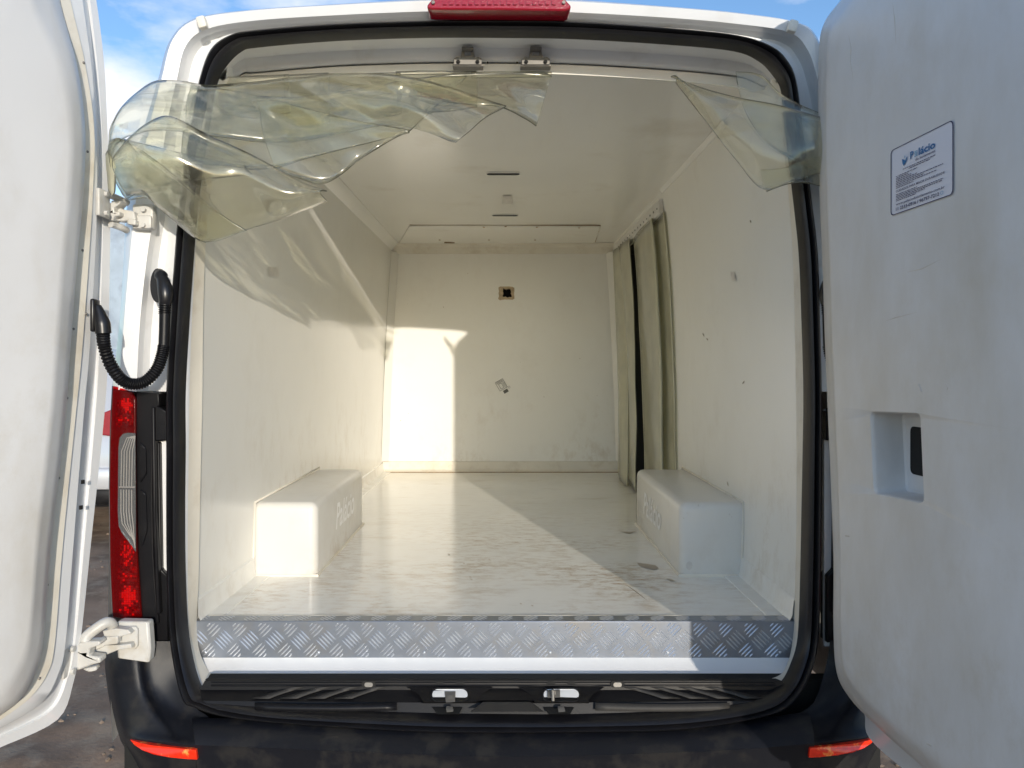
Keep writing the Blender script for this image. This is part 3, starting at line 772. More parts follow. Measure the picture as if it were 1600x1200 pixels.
# floor stains beside the arch box
def floor_at(px, py, dz=0.0015):
    d = (CAMZ - ZF - dz) * F / (py - VY)
    return Vector(((px - VX) * d / F, d + CAMY, ZF + dz))
mb = MB()
quad_on(mb, [floor_at(*p) for p in ((995, 879), (1010, 881), (1024, 883), (1030, 888), (1022, 890), (1008, 887), (999, 884))])
quad_on(mb, [floor_at(*p) for p in ((1040, 903), (1050, 905), (1056, 908), (1048, 908))]); quad_on(mb, [floor_at(*p) for p in ((968, 830), (985, 831), (996, 829), (984, 834))])
for (x, y) in ((733, 900), (723, 879), (735, 904), (890, 896), (830, 945), (763, 873), (700, 865), (812, 942)):
    quad_on(mb, [floor_at(x, y), floor_at(x + 3, y + .6), floor_at(x + 3.4, y + 2.4), floor_at(x + .6, y + 2)])
mb.tube([floor_at(982, 916), floor_at(992, 923), floor_at(1010, 937)], [0.0008, 0.002, 0.0006], 5)
obj('floor_stain', mb, M['scuff'], van, smooth=0)

# ---- aluminium tread plate
YP = 0.095
xl, xr = at(300, 0, YP).x, at(1243, 0, YP).x
zt, zb = ZF + 0.004, at(0, 1028, YP).z
mb = MB(); mb.box(((xl + xr) / 2, YP + 0.001, (zt + zb) / 2), (xr - xl, 0.003, zt - zb)); mb.box(((xl + xr) / 2, YP + 0.022, zt - 0.0005), (xr - xl, 0.044, 0.003))
plate = obj('tread_plate', mb, M['alu'], van, bevel=0.0015)
mb = MB()
p = 0.0665
def lozenge(c, t, nrm, up, L_, W_, hh):
    # a low pointed bar
    a = [c - t * L_ / 2, c - t * L_ * .28 + up * W_ * .42, c + t * L_ * .28 + up * W_ * .42, c + t * L_ / 2, c + t * L_ * .28 - up * W_ * .42, c - t * L_ * .28 - up * W_ * .42]
    b = [c - t * L_ * .30 + nrm * hh, c + t * L_ * .30 + nrm * hh]
    mb.add(a + b, [(0, 1, 6), (1, 2, 7, 6), (2, 3, 7), (3, 4, 7), (4, 5, 6, 7), (5, 0, 6)])
zc = (zt + zb) / 2 - 0.001
def plate_face(x, v): return Vector((x, YP - 0.0006, zc + v))
def lip_face(x, v): return Vector((x, YP + 0.022 + v, zt + 0.0012))
for (fn, half, nrm, axv) in ((plate_face, (zt - zb) / 2 - 0.003, Vector((0, -1, 0)), Vector((0, 0, 1))), (lip_face, 0.02, Vector((0, 0, 1)), Vector((0, 1, 0)))):
    i = -2
    while xl + i * p / 2 < xr + p:
        for row in (-2, -1, 0, 1, 2):
            if (i + row) % 2: continue
            gx, gv = xl + 0.016 + i * p / 2, row * p / 2
            fl = row % 2 == 0
            t2 = (0.7071, -0.7071) if fl else (0.7071, 0.7071)      # bar direction
            s2 = (0.7071, 0.7071) if fl else (0.7071, -0.7071)      # step direction
            for k in (-2, -1, 0, 1, 2):
                bx, bv = gx + s2[0] * k * 0.0090, gv + s2[1] * k * 0.0090
                if abs(bv) > half - 0.004 or bx < xl + 0.012 or bx > xr - 0.012: continue
                L_ = min(0.040, 2.8 * (half - abs(bv)))
                lozenge(fn(bx, bv), Vector((t2[0], 0, 0)) + axv * t2[1], nrm, Vector((s2[0], 0, 0)) + axv * s2[1], L_, 0.0048, 0.0018)
        i += 1
o = obj('tread_bars', mb, M['alubar'], plate, smooth=0); o['kind'] = 'stuff'
for px in (321, 498, 663, 860, 1043, 1219):
    mb = MB(); mb.dome(at(px, 1019.5, YP - 0.001), (0, -1, 0), 0.0042, 0.003, 10); obj('rivet', mb, M['alubar'], plate)
mb = MB(); mb.tube([Vector((xl + (xr - xl) * k / 40, YP + 0.045, ZF + 0.002)) for k in range(41)], [0.0028 + 0.0015 * random.random() for _ in range(41)], 6); obj('sealant_bead', mb, M['cream'], van, smooth=60)
# white sill ledge
mb = MB()
def sillrow(y_px, Y, xa, xb):
    return [at(xa + (xb - xa) * k / 24, y_px, Y) for k in range(25)]
mb.grid([sillrow(1026, 0.097, 300, 1245), sillrow(1030, 0.092, 300, 1245), sillrow(1056, 0.042, 308, 1236), sillrow(1060, 0.034, 312, 1232), sillrow(1080, 0.03, 312, 1232)])
obj('door_sill', mb, M['paint'], van, smooth=40)
mb = MB(); mb.tube([at(345 + (1205 - 345) * k / 30, 1058.2, 0.037) for k in range(31)], [0.0016 + 0.0012 * random.random() for k in range(31)], 6); obj('sealant_bead', mb, M['cream'], van, smooth=60)

# ---- black sill trim
def sx(y_px):   # half outline of trim in pixels at each row
    return {1060: (330, 1212), 1064: (320, 1222), 1078: (312, 1231), 1095: (316, 1226), 1112: (345, 1200), 1122: (400, 1150)}[y_px]
def srow(y_px, Y, bow=0.0):
    a, b = sx(y_px)
    return [at(a + (b - a) * k / 40, y_px + bow * math.sin(math.pi * k / 40), Y) for k in range(41)]
mb = MB(); mb.grid([srow(1060, 0.032), srow(1060, -0.036), srow(1064, -0.046), srow(1078, -0.05), srow(1095, -0.085, 3), srow(1112, -0.095, 4), srow(1122, -0.10, 3)])
trim = obj('sill_trim', mb, M['plastic'], van, smooth=30)
mb = MB()
for k in range(60):   # fine top rib
    pass
mb.tube([at(330 + (1212 - 330) * k / 20, 1071, -0.049) for k in range(21)], 0.002, 6)
mb.tube([at(330 + (1212 - 330) * k / 20, 1066, -0.047) for k in range(21)], 0.0015, 6)
obj('trim_rib', mb, M['plastic'], trim, smooth=60)
# curved grip bands on both wings
def trim_pt(px, py, up=0.0025):
    Y = -0.05 - (py - 1078) / 17 * 0.035 if py > 1078 else -0.046 - (py - 1064) / 14 * 0.004
    return at(px, py, Y - up)
for sgn in (-1, 1):
    for k in range(4):
        x0_ = 455 + k * 43 if sgn < 0 else 1102 - k * 43
        mb = MB()
        top = []; bot = []
        for t in [i / 8 for i in range(9)]:
            # bands sweep outwards as they come down
            px = x0_ + sgn * (62 * t ** 1.4 + 10 * math.sin(math.pi * t)); py = 1073.5 + 18.0 * t
            wv = 20 + 8 * t
            top.append(trim_pt(px, py)); bot.append(trim_pt(px + wv, py))
        mb.grid([top, bot])
        obj('grip_band', mb, M['pad'], trim, smooth=60, solid=0.002)
    mb = MB()
    xs_ = (398, 620) if sgn < 0 else (930, 1140)
    mb.grid([[trim_pt(xs_[0] + (xs_[1] - xs_[0]) * t / 12, 1098 + 2 * math.sin(math.pi * t / 12), 0.0045) for t in range(13)],
             [trim_pt(xs_[0] + (xs_[1] - xs_[0]) * t / 12, 1110 + 2 * math.sin(math.pi * t / 12), -0.012) for t in range(13)]])
    obj('grip_ledge', mb, M['plastic'] if sgn < 0 else M['pad'], trim, smooth=60, solid=0.002)
# striker cups
def rrect(cx, cy, w_, h_, r, fn, n=5):
    out = []
    for (sx_, sy_, a0) in ((1, -1, -90), (1, 1, 0), (-1, 1, 90), (-1, -1, 180)):
        for k in range(n + 1):
            a = R(a0 + 90 * k / n)
            out.append(fn(cx + sx_ * (w_ / 2 - r) + r * math.cos(a), cy + sy_ * (h_ / 2 - r) + r * math.sin(a)))
    return out
for cx, wc in ((703, 56), (877, 56)):
    mb = MB()
    f0 = lambda up: (lambda x, y: trim_pt(x, y, up))
    # funnel shaped frame
    fr = [trim_pt(cx - 68, 1073, .004), trim_pt(cx - 40, 1095, .010), trim_pt(cx + 40, 1095, .010), trim_pt(cx + 68, 1073, .004)]
    mb.grid([[trim_pt(cx - 68 + 136 * t, 1073.5, .006) for t in (0, .25, .5, .75, 1)], [trim_pt(cx - 50 + 100 * t, 1084, .010) for t in (0, .25, .5, .75, 1)],
             [trim_pt(cx - 42 + 84 * t, 1096, .014) for t in (0, .25, .5, .75, 1)], [trim_pt(cx - 44 + 88 * t, 1099, -0.004) for t in (0, .25, .5, .75, 1)]])
    a = rrect(cx, 1085.5, wc + 5, 22, 10.5, f0(.0155)); b = rrect(cx, 1085.5, wc, 18, 8.8, f0(.0125)); c = rrect(cx, 1085.5, wc - 1, 17.4, 8.5, f0(.0118))
    mb.grid([a, b], 0, cv=True)
    cup = obj('striker_cup', mb, M['plastic'], trim, smooth=40)
    mb = MB(); quad_on(mb, c); obj('cup_floor', mb, M['paint'], cup, smooth=0)
    mb = MB()
    if cx < 800:
        mb.prism([trim_pt(cx - 8, 1080, .014), trim_pt(cx + 9, 1080, .014), trim_pt(cx + 8, 1095, .014), trim_pt(cx - 6, 1096, .014)], (0, -0.006, 0))
        mb.prism([trim_pt(cx - 4, 1085, .021), trim_pt(cx + 5, 1085, .021), trim_pt(cx + 5, 1092, .021), trim_pt(cx - 4, 1092, .021)], (0, -0.003, 0))
    else:
        mb.prism([trim_pt(cx - 22, 1078, .014), trim_pt(cx - 2, 1077, .014), trim_pt(cx - 2, 1088, .014), trim_pt(cx - 22, 1089, .014)], (0, -0.006, 0))
        mb.cyl(trim_pt(cx - 13, 1087, .025), (0, 0.3, 1), 0.004, 0.024, 10); mb.cyl(trim_pt(cx - 13, 1082, .024), (0, 1, 0), 0.0075, 0.006, 8)
    obj('latch_striker', mb, M['zinc'], cup, bevel=0.001)
    for dx in (-21, 11):
        mb = MB(); quad_on(mb, rrect(cx + dx + 5, 1067.5, 13, 5, 2.4, lambda x, y: trim_pt(x, y, .0035), 3)); obj('trim_hole', mb, M['black'], cup, smooth=0)
    mb = MB(); quad_on(mb, [trim_pt(cx - 28, 1105, -.012), trim_pt(cx + 20, 1105, -.012), trim_pt(cx + 14, 1116, -.008), trim_pt(cx - 20, 1116, -.008)])
    obj('latch_recess', mb, M['black'], cup, smooth=0)
    mb = MB(); mb.prism([trim_pt(cx - 6, 1103, .004), trim_pt(cx + 4, 1103, .004), trim_pt(cx + 6, 1109, .006), trim_pt(cx - 5, 1110, .006)], (0, -.01, 0)); obj('latch_bolt', mb, M['zinc'], cup, bevel=0.001)
for px in (576, 965):
    mb = MB(); quad_on(mb, rrect(px, 1069, 22, 10, 4, lambda x, y: trim_pt(x, y, .0035), 3), 0)
    quad_on(mb, rrect(px, 1070, 13, 7, 3, lambda x, y: trim_pt(x, y, .0045), 3), 1); obj('clip_hole', mb, [M['black'], M['zinc']], trim, smooth=0)
mb = MB(); mb.prism([trim_pt(735, 1076, .004), trim_pt(845, 1076, .004), trim_pt(858, 1097, .006), trim_pt(832, 1093, .008), trim_pt(750, 1093, .008), trim_pt(724, 1097, .006)], (0, -.004, 0)); obj('centre_web', mb, M['plastic'], trim, bevel=0.001)
mb = MB(); mb.prism([trim_pt(735, 1111, .002), trim_pt(755, 1096, .006), trim_pt(828, 1096, .006), trim_pt(850, 1111, .002)], (0, -.006, 0)); obj('grip_ledge', mb, M['pad'], trim, bevel=0.002)

mb = MB(); mb.box((0.0, 0.03, 0.42), (1.88, 0.04, 0.34)); obj('rear_crossmember', mb, M['black'], van)
# ---- bumper
def brow(pts, n=8): return spline([at(*p) for p in pts], n)
cen = [
    [(300, 1122, -.085), (450, 1124, -.10), (785, 1138, -.11), (1100, 1130, -.10), (1262, 1112, -.085)],
    [(300, 1128, -.105), (450, 1134, -.125), (785, 1146, -.135), (1100, 1138, -.125), (1266, 1120, -.105)],
    [(303, 1150, -.150), (450, 1156, -.165), (785, 1168, -.175), (1100, 1160, -.165), (1272, 1145, -.150)],
    [(305, 1161, -.160), (450, 1166, -.178), (785, 1178, -.19), (1100, 1170, -.178), (1272, 1158, -.160)],
    [(305, 1164, -.163), (450, 1170, -.184), (785, 1182, -.196), (1100, 1174, -.184), (1272, 1162, -.163)],
    [(306, 1172, -.160), (450, 1178, -.180), (785, 1190, -.192), (1100, 1182, -.180), (1272, 1170, -.160)],
    [(308, 1215, -.150), (450, 1222, -.172), (785, 1230, -.184), (1100, 1222, -.172), (1270, 1215, -.150)],
    [(310, 1330, -.13), (450, 1335, -.15), (785, 1340, -.16), (1100, 1335, -.15), (1268, 1330, -.13)],
    [(310, 1345, .10), (450, 1345, .10), (785, 1345, .10), (1100, 1345, .10), (1268, 1345, .10)]]
mb = MB(); mb.grid([brow(r) for r in cen])
bump = obj('bumper', mb, M['bumper'], van, smooth=45)
corner = [
    [(176, 1000, .10), (180, 1000, .01), (190, 1000, -.02), (214, 1000, -.026), (234, 1002, -.012), (262, 1002, -.004), (275, 1004, .0)],
    [(164, 1030, .10), (168, 1030, .0), (178, 1030, -.035), (212, 1034, -.05), (230, 1036, -.026), (262, 1040, -.012), (282, 1046, -.006)],
    [(167, 1070, .10), (172, 1070, .0), (182, 1070, -.045), (217, 1074, -.062), (237, 1078, -.04), (268, 1084, -.032), (300, 1100, -.05)],
    [(174, 1110, .10), (179, 1110, -.01), (190, 1110, -.065), (232, 1112, -.086), (254, 1112, -.066), (284, 1116, -.06), (330, 1124, -.085)],
    [(182, 1140, .10), (188, 1140, -.02), (200, 1141, -.085), (254, 1143, -.112), (275, 1145, -.112), (298, 1146, -.12), (322, 1148, -.135)],
    [(187, 1152, .10), (193, 1152, -.03), (206, 1153, -.10), (260, 1158, -.140), (280, 1161, -.150), (300, 1163, -.155), (306, 1163, -.158)],
    [(190, 1160, .10), (197, 1160, -.03), (210, 1161, -.10), (260, 1166, -.140), (280, 1169, -.150), (300, 1171, -.155), (306, 1172, -.158)],
    [(212, 1200, .10), (219, 1200, -.02), (232, 1202, -.09), (270, 1206, -.13), (286, 1208, -.140), (300, 1210, -.145), (307, 1212, -.147)],
    [(260, 1300, .10), (262, 1300, -.02), (266, 1300, -.08), (284, 1310, -.11), (294, 1315, -.12), (304, 1320, -.125), (310, 1325, -.13)]]
for flip in (False, True):
    rws = []
    for r in corner:
        pp = [(1572 - p[0] if flip else p[0], p[1] + (0 if not flip else -3), p[2]) for p in r]
        rws.append(brow(pp, 4))
    # smooth between rows
    cols = list(zip(*rws)); cols = [spline(list(c), 3) for c in cols]
    mb = MB(); mb.grid([list(r) for r in zip(*cols)])
    o = obj('bumper_corner', mb, M['bumper'], van, smooth=50)
    # fog reflector
    rp = [(203, 1156), (215, 1160), (235, 1164.5), (262, 1167.5), (285, 1170), (306, 1172), (308, 1187), (290, 1186), (262, 1183), (240, 1179), (222, 1172), (210, 1164)]
    Yr = [-.098, -.118, -.137, -.150, -.158, -.165, -.162, -.157, -.148, -.136, -.118, -.104]
    out = [at(1572 - p[0] if flip else p[0], p[1] - (3 if flip else 0), y - 0.004) for p, y in zip(rp, Yr)]
    mb = MB(); mb.prism(out, (0, 0.012, 0)); obj('fog_reflector', mb, M['reflector'], o, bevel=0.002)

# ---- tail lamps with black trim column
def tail(flip):
    fx = (lambda x: 1554 - x) if flip else (lambda x: x)
    T = lambda x, y, Y: at(fx(x), y, Y)
    o1 = [(175, 603), (190, 607), (207, 613), (212, 624), (212, 700), (213, 800), (215, 870), (222, 971), (200, 968), (175, 964), (171, 880), (170, 760), (171, 690), (173, 640)]
    mb = MB(); mb.prism([T(x, y, 0.012) for x, y in o1], (0, 0.05, 0))
    hs = obj('tail_lamp', mb, M['darkgrey'], van, smooth=30)
    # reflector facets behind the lens; sunlit spots and sparkle painted as paler facets
    rf = random.Random(11)
    mb = MB()
    for (xa, xb, ya, yb_, lo_) in ((183, 208, 622, 645, .5), (181, 209, 645, 668, .15), (188, 210, 845, 885, .35), (184, 214, 885, 912, .25), (186, 216, 915, 948, .6), (186, 218, 948, 962, .3)):
        nx_ = 8; nz_ = max(4, int((yb_ - ya) / 3.2))
        for ii in range(nx_):
            for jj in range(nz_):
                x0_, y0_ = xa + (xb - xa) * ii / nx_, ya + (yb_ - ya) * jj / nz_
                dx_, dy_ = (xb - xa) / nx_ * .92, (yb_ - ya) / nz_ * .92
                cen_ = 1 - abs((ii + .5) / nx_ - .5) * 1.2 - abs((jj + .5) / nz_ - .5) * 1.0
                t_ = rf.random() * .5 + cen_ * lo_ * 1.6
                mi_ = 0 if t_ > .62 else 1 if t_ > .36 else 2
                dp = [rf.uniform(-.002, .002) for _ in range(4)]
                mb.add([T(x0_, y0_, .008 + dp[0]), T(x0_ + dx_, y0_, .008 + dp[1]), T(x0_ + dx_, y0_ + dy_, .008 + dp[2]), T(x0_, y0_ + dy_, .008 + dp[3])], [(0, 1, 2, 3)], mi_)
    fo_ = obj('reflector_facet', mb, [M['glintwhite'], M['tape2'], M['darkgrey']], hs, smooth=0); fo_['kind'] = 'stuff'
    mb = MB(); mb.prism([T(x + (1.0 if x < 195 else -1.0), y, -0.012) for x, y in o1], (0, 0.008, 0)); obj('red_lens', mb, M['redlens'], hs, bevel=0.003)
    o2 = [(192, 678), (200, 676), (211, 677), (212, 862), (206, 853), (190, 832), (185.5, 822), (184, 800), (185, 700), (187, 684)]
    mb = MB(); mb.prism([T(x, y, -0.0195) for x, y in o2], (0, 0.003, 0), 0)
    cl = obj('clear_lens', mb, M['clearlens'], hs, bevel=0.001)
    mb = MB(); mb.prism([T(x, y, -0.0140) for x, y in o2], (0, 0.003, 0)); obj('lamp_backing', mb, M['lampgrey'], cl, smooth=0)
    mb = MB()
    for k in range(5):
        x = 190 + k * 4.2
        yb_ = 832 + (x - 190) * 1.3
        mb.tube([T(211, 681 + 0 * k, -.0155), T(x + 2 + (211 - x) * .3, 684 + k * 1, -.0155), T(x, 705, -.0155), T(x - 1, 760, -.0155)], 0.0011, 5)
        mb.tube([T(x - 1, 765, -.0155), T(x - 1, 800, -.0155), T(x + 1, 818, -.0155), T(min(x + 14, 211), min(yb_ + 6, 856), -.0155)], 0.0011, 5)
    mb.tube([T(186, 761, -.0155), T(211, 761, -.0155)], 0.0012, 5)
    obj('lens_rib', mb, M['tape'], cl, smooth=60)
    mb = MB()   # black column beside the lamp
    cp = [(213, 612), (248, 614), (249, 634), (240, 640), (238, 760), (240, 870), (244, 930), (248, 975), (222, 974), (216, 880), (213.5, 760)]
    mb.prism([T(x, y, 0.0) for x, y in cp], (0, 0.05, 0))
    mb.prism([T(236, 636, -.008), T(241, 636, -.008), T(243, 800, -.008), T(250, 960, -.008), T(244, 960, -.008), T(238, 800, -.008)], (0, .03, 0))
    mb.prism([T(242, 632, .0), T(263, 644, .0), T(263, 688, .0), T(242, 690, .0)], (0, .035, 0))
    mb.prism([T(241, 688, .008), T(249, 692, .008), T(252, 890, .008), T(262, 900, .008), T(262, 1005, .008), T(222, 1000, .008), T(240, 960, .008)], (0, .04, 0))
    mb.prism([T(218, 690, -.004), T(228, 700, -.004), T(229, 740, -.004), T(219, 755, -.004)], (0, .01, 0))
    mb.prism([T(219, 764, -.004), T(228, 772, -.004), T(230, 830, -.004), T(222, 855, -.004)], (0, .01, 0))
    obj('lamp_trim', mb, M['plastic'], van, bevel=0.003)
    mb = MB(); mb.prism([T(238, 640, .022), T(266, 640, .022), T(266, 1010, .022), T(238, 1010, .022)], (0, .01, 0)); obj('pillar_panel', mb, M['paint'], van)
tail(False); tail(True)
# high brake lamp on the roof edge
mb = MB()
bp_ = [(667, 8), (672, 2), (682, -12), (876, -12), (886, 2), (892, 8), (892, 13), (884, 16.5), (785, 15), (676, 14.5), (668, 13)]
mb.prism([at(x, y, -0.075) for x, y in bp_], (0, 0.06, 0))
o = obj('brake_lamp', mb, M['redplastic'], van, bevel=0.006)
for px in (677, 881):
    mb = MB(); mb.cyl(at(px, 4, -0.078), (0, 1, 0), 0.004, 0.006, 10); obj('screw', mb, M['zinc'], o)
mb = MB()
for k in range(18):
    mb.box(at(695 + k * 10, 4, -0.0765), (0.009, 0.004, 0.011))
obj('lamp_cell', mb, M['redplastic'], o, smooth=0)

# ---- doors
class Door:
    def __init__(s, Hx, Hy, dirx, diry, nx, ny):
        s.H = Vector((Hx, Hy, 0)); s.d = Vector((dirx, diry, 0)).normalized(); s.n = Vector((nx, ny, 0)).normalized()
    def P(s, u, v, z): return s.H + s.d * u + s.n * v + Vector((0, 0, z))
    def uz(s, px, py, v):
        """point of the plane v seen at a pixel"""
        r = Vector(((px - VX) / F, 1.0, -(py - VY) / F)); c = Vector((CAMX, CAMY, CAMZ))
        o_ = s.H + s.n * v
        t = (o_ - c).dot(s.n) / r.dot(s.n)
        q = c + r * t
        return ((q - s.H).dot(s.d), q.z)
def door_outline(D, px, v, free_u, top_z, n=5, rad=0.10):
    vis = [D.uz(p[0], p[1], v) for p in px]          # from top to bottom, hinge side, then bottom edge
    pts = spline([(a, b, 0) for a, b in vis], n)
    out = [(p.x, p.y) for p in pts]
    zb_ = out[-1][1]; u0 = out[-1][0]
    m = 10
    out += [(u0 + (free_u - rad - u0) * k / m, zb_) for k in range(1, m + 1)]
    out += [(free_u - rad + rad * math.sin(R(15 * k)), zb_ + rad - rad * math.cos(R(15 * k))) for k in range(1, 7)]
    out += [(free_u, zb_ + rad + (top_z - rad - zb_ - rad) * k / 14) for k in range(1, 15)]
    out += [(free_u - rad + rad * math.cos(R(15 * k)), top_z - rad + rad * math.sin(R(15 * k))) for k in range(1, 7)]
    us, zs_ = out[0]
    out += [(free_u - rad + (us + 0.05 - free_u + rad) * k / m, top_z) for k in range(1, m + 1)]
    out += [(us + 0.015, (top_z + zs_) / 2 + 0.3 * (top_z - zs_))]
    return out
def insets(outl, k):
    cx = sum(p[0] for p in outl) / len(outl); cz = sum(p[1] for p in outl) / len(outl)
    hw = max(p[0] for p in outl) - cx; hh = max(p[1] for p in outl) - cz
    return [(cx + (p[0] - cx) * (1 - k / hw), cz + (p[1] - cz) * (1 - k / hh)) for p in outl]

# left door, open about 112 degrees
a = R(112)
DL = Door(-0.93, -0.10, math.cos(a), -math.sin(a), math.sin(a), math.cos(a))
lay = {
 'flange_out': ([(138, -60), (150, 10), (161, 100), (166, 200), (170, 300), (170, 400), (167, 550), (161, 650), (140, 850), (124, 1000), (113, 1065), (88, 1125), (0, 1168)], -0.045),
 'flange_in': ([(130, -60), (140, 10), (150, 100), (157, 200), (159, 300), (158, 400), (153, 550), (147, 650), (130, 850), (116, 1000), (104, 1058), (78, 1110), (0, 1152)], -0.040),
 'frame_out': ([(122, -60), (132, 10), (144, 100), (152, 200), (153, 300), (150, 400), (141, 550), (132, 650), (116, 850), (104, 1000), (94, 1050), (66, 1100), (0, 1140)], -0.005),
 'frame_in': ([(95, -60), (110, 10), (131, 100), (145, 200), (143, 300), (137, 400), (126, 550), (116, 650), (96, 850), (84, 1000), (73, 1050), (45, 1090), (0, 1124)], 0.0),
 'base': ([(80, -60), (96, 10), (119, 100), (131, 200), (129, 300), (120, 400), (108, 550), (101, 650), (79, 850), (66, 1000), (52, 1060), (30, 1095), (0, 1118)], 0.005),
 'face': ([(40, -60), (60, 10), (101, 100), (117, 200), (114, 300), (104, 400), (93, 550), (85, 650), (62, 850), (50, 1000), (34, 1050), (14, 1082), (0, 1092)], 0.055)}
LO = {k: (door_outline(DL, p, v, 0.80 - 0.02 * i, 2.29 - 0.02 * i), v) for i, (k, (p, v)) in enumerate(lay.items())}
def ring(D, key, dv=0.0, k=0.0, LO=LO):
    o_, v = LO[key]
    if k: o_ = insets(o_, k)
    return [D.P(u, v + dv, z) for u, z in o_]
mb = MB()
fo = ring(DL, 'flange_out')
mb.grid([[p - DL.n * 0.02 for p in fo], fo, ring(DL, 'flange_out', 0.006, 0.003), ring(DL, 'flange_in', 0.004), ring(DL, 'flange_in', -0.004, .002), ring(DL, 'frame_out', -0.02), ring(DL, 'frame_out', -0.004), ring(DL, 'frame_out', 0.0, 0.004), ring(DL, 'frame_in')], cv=True)
sk = [p - DL.n * 0.02 for p in fo]
mb.add(sk, [tuple(range(len(sk)))])
doorL = obj('rear_door', mb, M['paint'], van, smooth=40, label='open rear door on the left with sunlit white liner')
mb = MB()
mb.grid([ring(DL, 'frame_in', 0.0005), ring(DL, 'frame_in', 0.005, 0.001), ring(DL, 'base', 0.001)], 0, cv=True)
obj('liner_flange', mb, M['cream'], doorL, smooth=40)
mb = MB()
fr = LO['face'][0]
rows_ = [ring(DL, 'base', 0.0), [lerp(p, q_, 0.30) + DL.n * 0.012 for p, q_ in zip(ring(DL, 'base'), ring(DL, 'face'))], [lerp(p, q_, 0.72) + DL.n * 0.008 for p, q_ in zip(ring(DL, 'base'), ring(DL, 'face'))],
         ring(DL, 'face', 0.0), ring(DL, 'face', 0.004, 0.012), ring(DL, 'face', 0.006, 0.035), ring(DL, 'face', 0.007, 0.15)]
mb.grid(rows_, cv=True)
mb.add(rows_[-1], [tuple(t) for t in tessellate_polygon([[Vector((p[0], p[1], 0)) for p in insets(fr, 0.15)]])])
obj('door_liner', mb, M['doorliner'], doorL, smooth=60)
for (px, py) in ((131, 98), (137, 237), (129, 391), (115, 514), (105, 622), (92, 747), (74, 914), (62, 1060), (135, 490)):
    u, z = DL.uz(px, py, 0.006); mb = MB(); mb.dome(DL.P(u, 0.005, z), DL.n, 0.0035, 0.003, 8); obj('rivet', mb, M['zinc'], doorL)
for (px, py) in ((130, 753), (127, 793)):
    u, z = DL.uz(px, py, -0.003); mb = MB(); mb.box(DL.P(u, -0.004, z), (0.007, 0.004, 0.009), ax=(DL.d, DL.n, Vector((0, 0, 1)))); obj('slot_hole', mb, M['black'], doorL)

# right door, open a little past 90 degrees
a = R(93.0)
DR = Door(0.785, -0.10, -math.cos(a), -math.sin(a), -math.sin(a), math.cos(a))
sil = [(1360, -60), (1322, -5), (1292, 35), (1283, 80), (1282, 200), (1284, 300), (1289, 420), (1292, 520), (1297, 640), (1302, 760), (1306, 880), (1306, 980), (1311, 1050), (1332, 1092), (1375, 1136), (1450, 1202), (1520, 1262)]
layR = {'flange': ([(p[0] + (34 if i < 12 else (20 if i < 14 else -14)), p[1] + (-10 if i < 4 else 0 if i < 13 else 20)) for i, p in enumerate(sil)], -0.05),
        'base': (sil, 0.0), 'face': ([(p[0] + 10, p[1] - (4 if i > 12 else 0)) for i, p in enumerate(sil)], 0.05)}
ORt = {k: (door_outline(DR, p, v, 0.86 - 0.02 * i, 2.30 - 0.02 * i), v) for i, (k, (p, v)) in enumerate(layR.items())}
rg = lambda key, dv=0.0, k=0.0: ring(DR, key, dv, k, ORt)
mb = MB()
fl = rg('flange')
mb.grid([[p - DR.n * 0.03 for p in fl], fl, rg('flange', 0.004, 0.004), rg('flange', 0.006, 0.03), rg('base', -0.02), rg('base', -0.004)], cv=True)
mb.add([p - DR.n * 0.03 for p in fl], [tuple(range(len(fl)))])
doorR = obj('rear_door', mb, M['paint'], van, smooth=40, label='open rear door on the right, shaded liner with printed label and handle recess')
# liner face with the handle recess
VFc = 0.066
hole_px = [(1359, 642), (1438, 645), (1444, 788), (1365, 772)]
hu = [DR.uz(p[0], p[1], VFc) for p in hole_px]
def rr_uz(q, r, n=4):
    out = []
    for i in range(4):
        p0 = Vector(q[i - 1]); p1 = Vector(q[i]); p2 = Vector(q[(i + 1) % 4])
        a_ = p1 + (p0 - p1).normalized() * r; b_ = p1 + (p2 - p1).normalized() * r
        for k in range(n + 1):
            t = k / n
            out.append(a_ * (1 - t) ** 2 + p1 * 2 * t * (1 - t) + b_ * t * t)
    return [(p.x, p.y) for p in out]
hole = rr_uz(hu, 0.012)
face_o = insets(ORt['face'][0], 0.06)
mb = MB()
rws = [rg('base'), [lerp(p, q_, 0.3) + DR.n * 0.010 for p, q_ in zip(rg('base'), rg('face'))], [lerp(p, q_, 0.7) + DR.n * 0.006 for p, q_ in zip(rg('base'), rg('face'))],
       rg('face'), rg('face', 0.009, 0.015), rg('face', 0.014, 0.035), [DR.P(u, VFc, z) for u, z in face_o]]
mb.grid(rws, cv=True)
polys = [[Vector((u, z, 0)) for u, z in face_o], [Vector((u, z, 0)) for u, z in hole]]
flat = [DR.P(p.x, VFc, p.y) for pl in polys for p in pl]
mb.add(flat, [tuple(t) for t in tessellate_polygon(polys)])
hc = Vector((sum(p[0] for p in hole) / len(hole), sum(p[1] for p in hole) / len(hole)))
def hr(k, v): return [DR.P(hc.x + (u - hc.x) * k, v, hc.y + (z - hc.y) * k) for u, z in hole]
mb.grid([hr(1, VFc), hr(0.975, VFc - 0.002), hr(0.96, VFc - 0.008), hr(0.93, VFc - 0.062), hr(0.88, VFc - 0.066)], cv=True)
mb.add(hr(0.88, VFc - 0.066), [tuple(range(len(hole)))])
lin = obj('door_liner', mb, M['doorliner'], doorR, smooth=40)
hq = []
u0_, u1_ = min(p[0] for p in hole), max(p[0] for p in hole); z0_, z1_ = min(p[1] for p in hole), max(p[1] for p in hole)
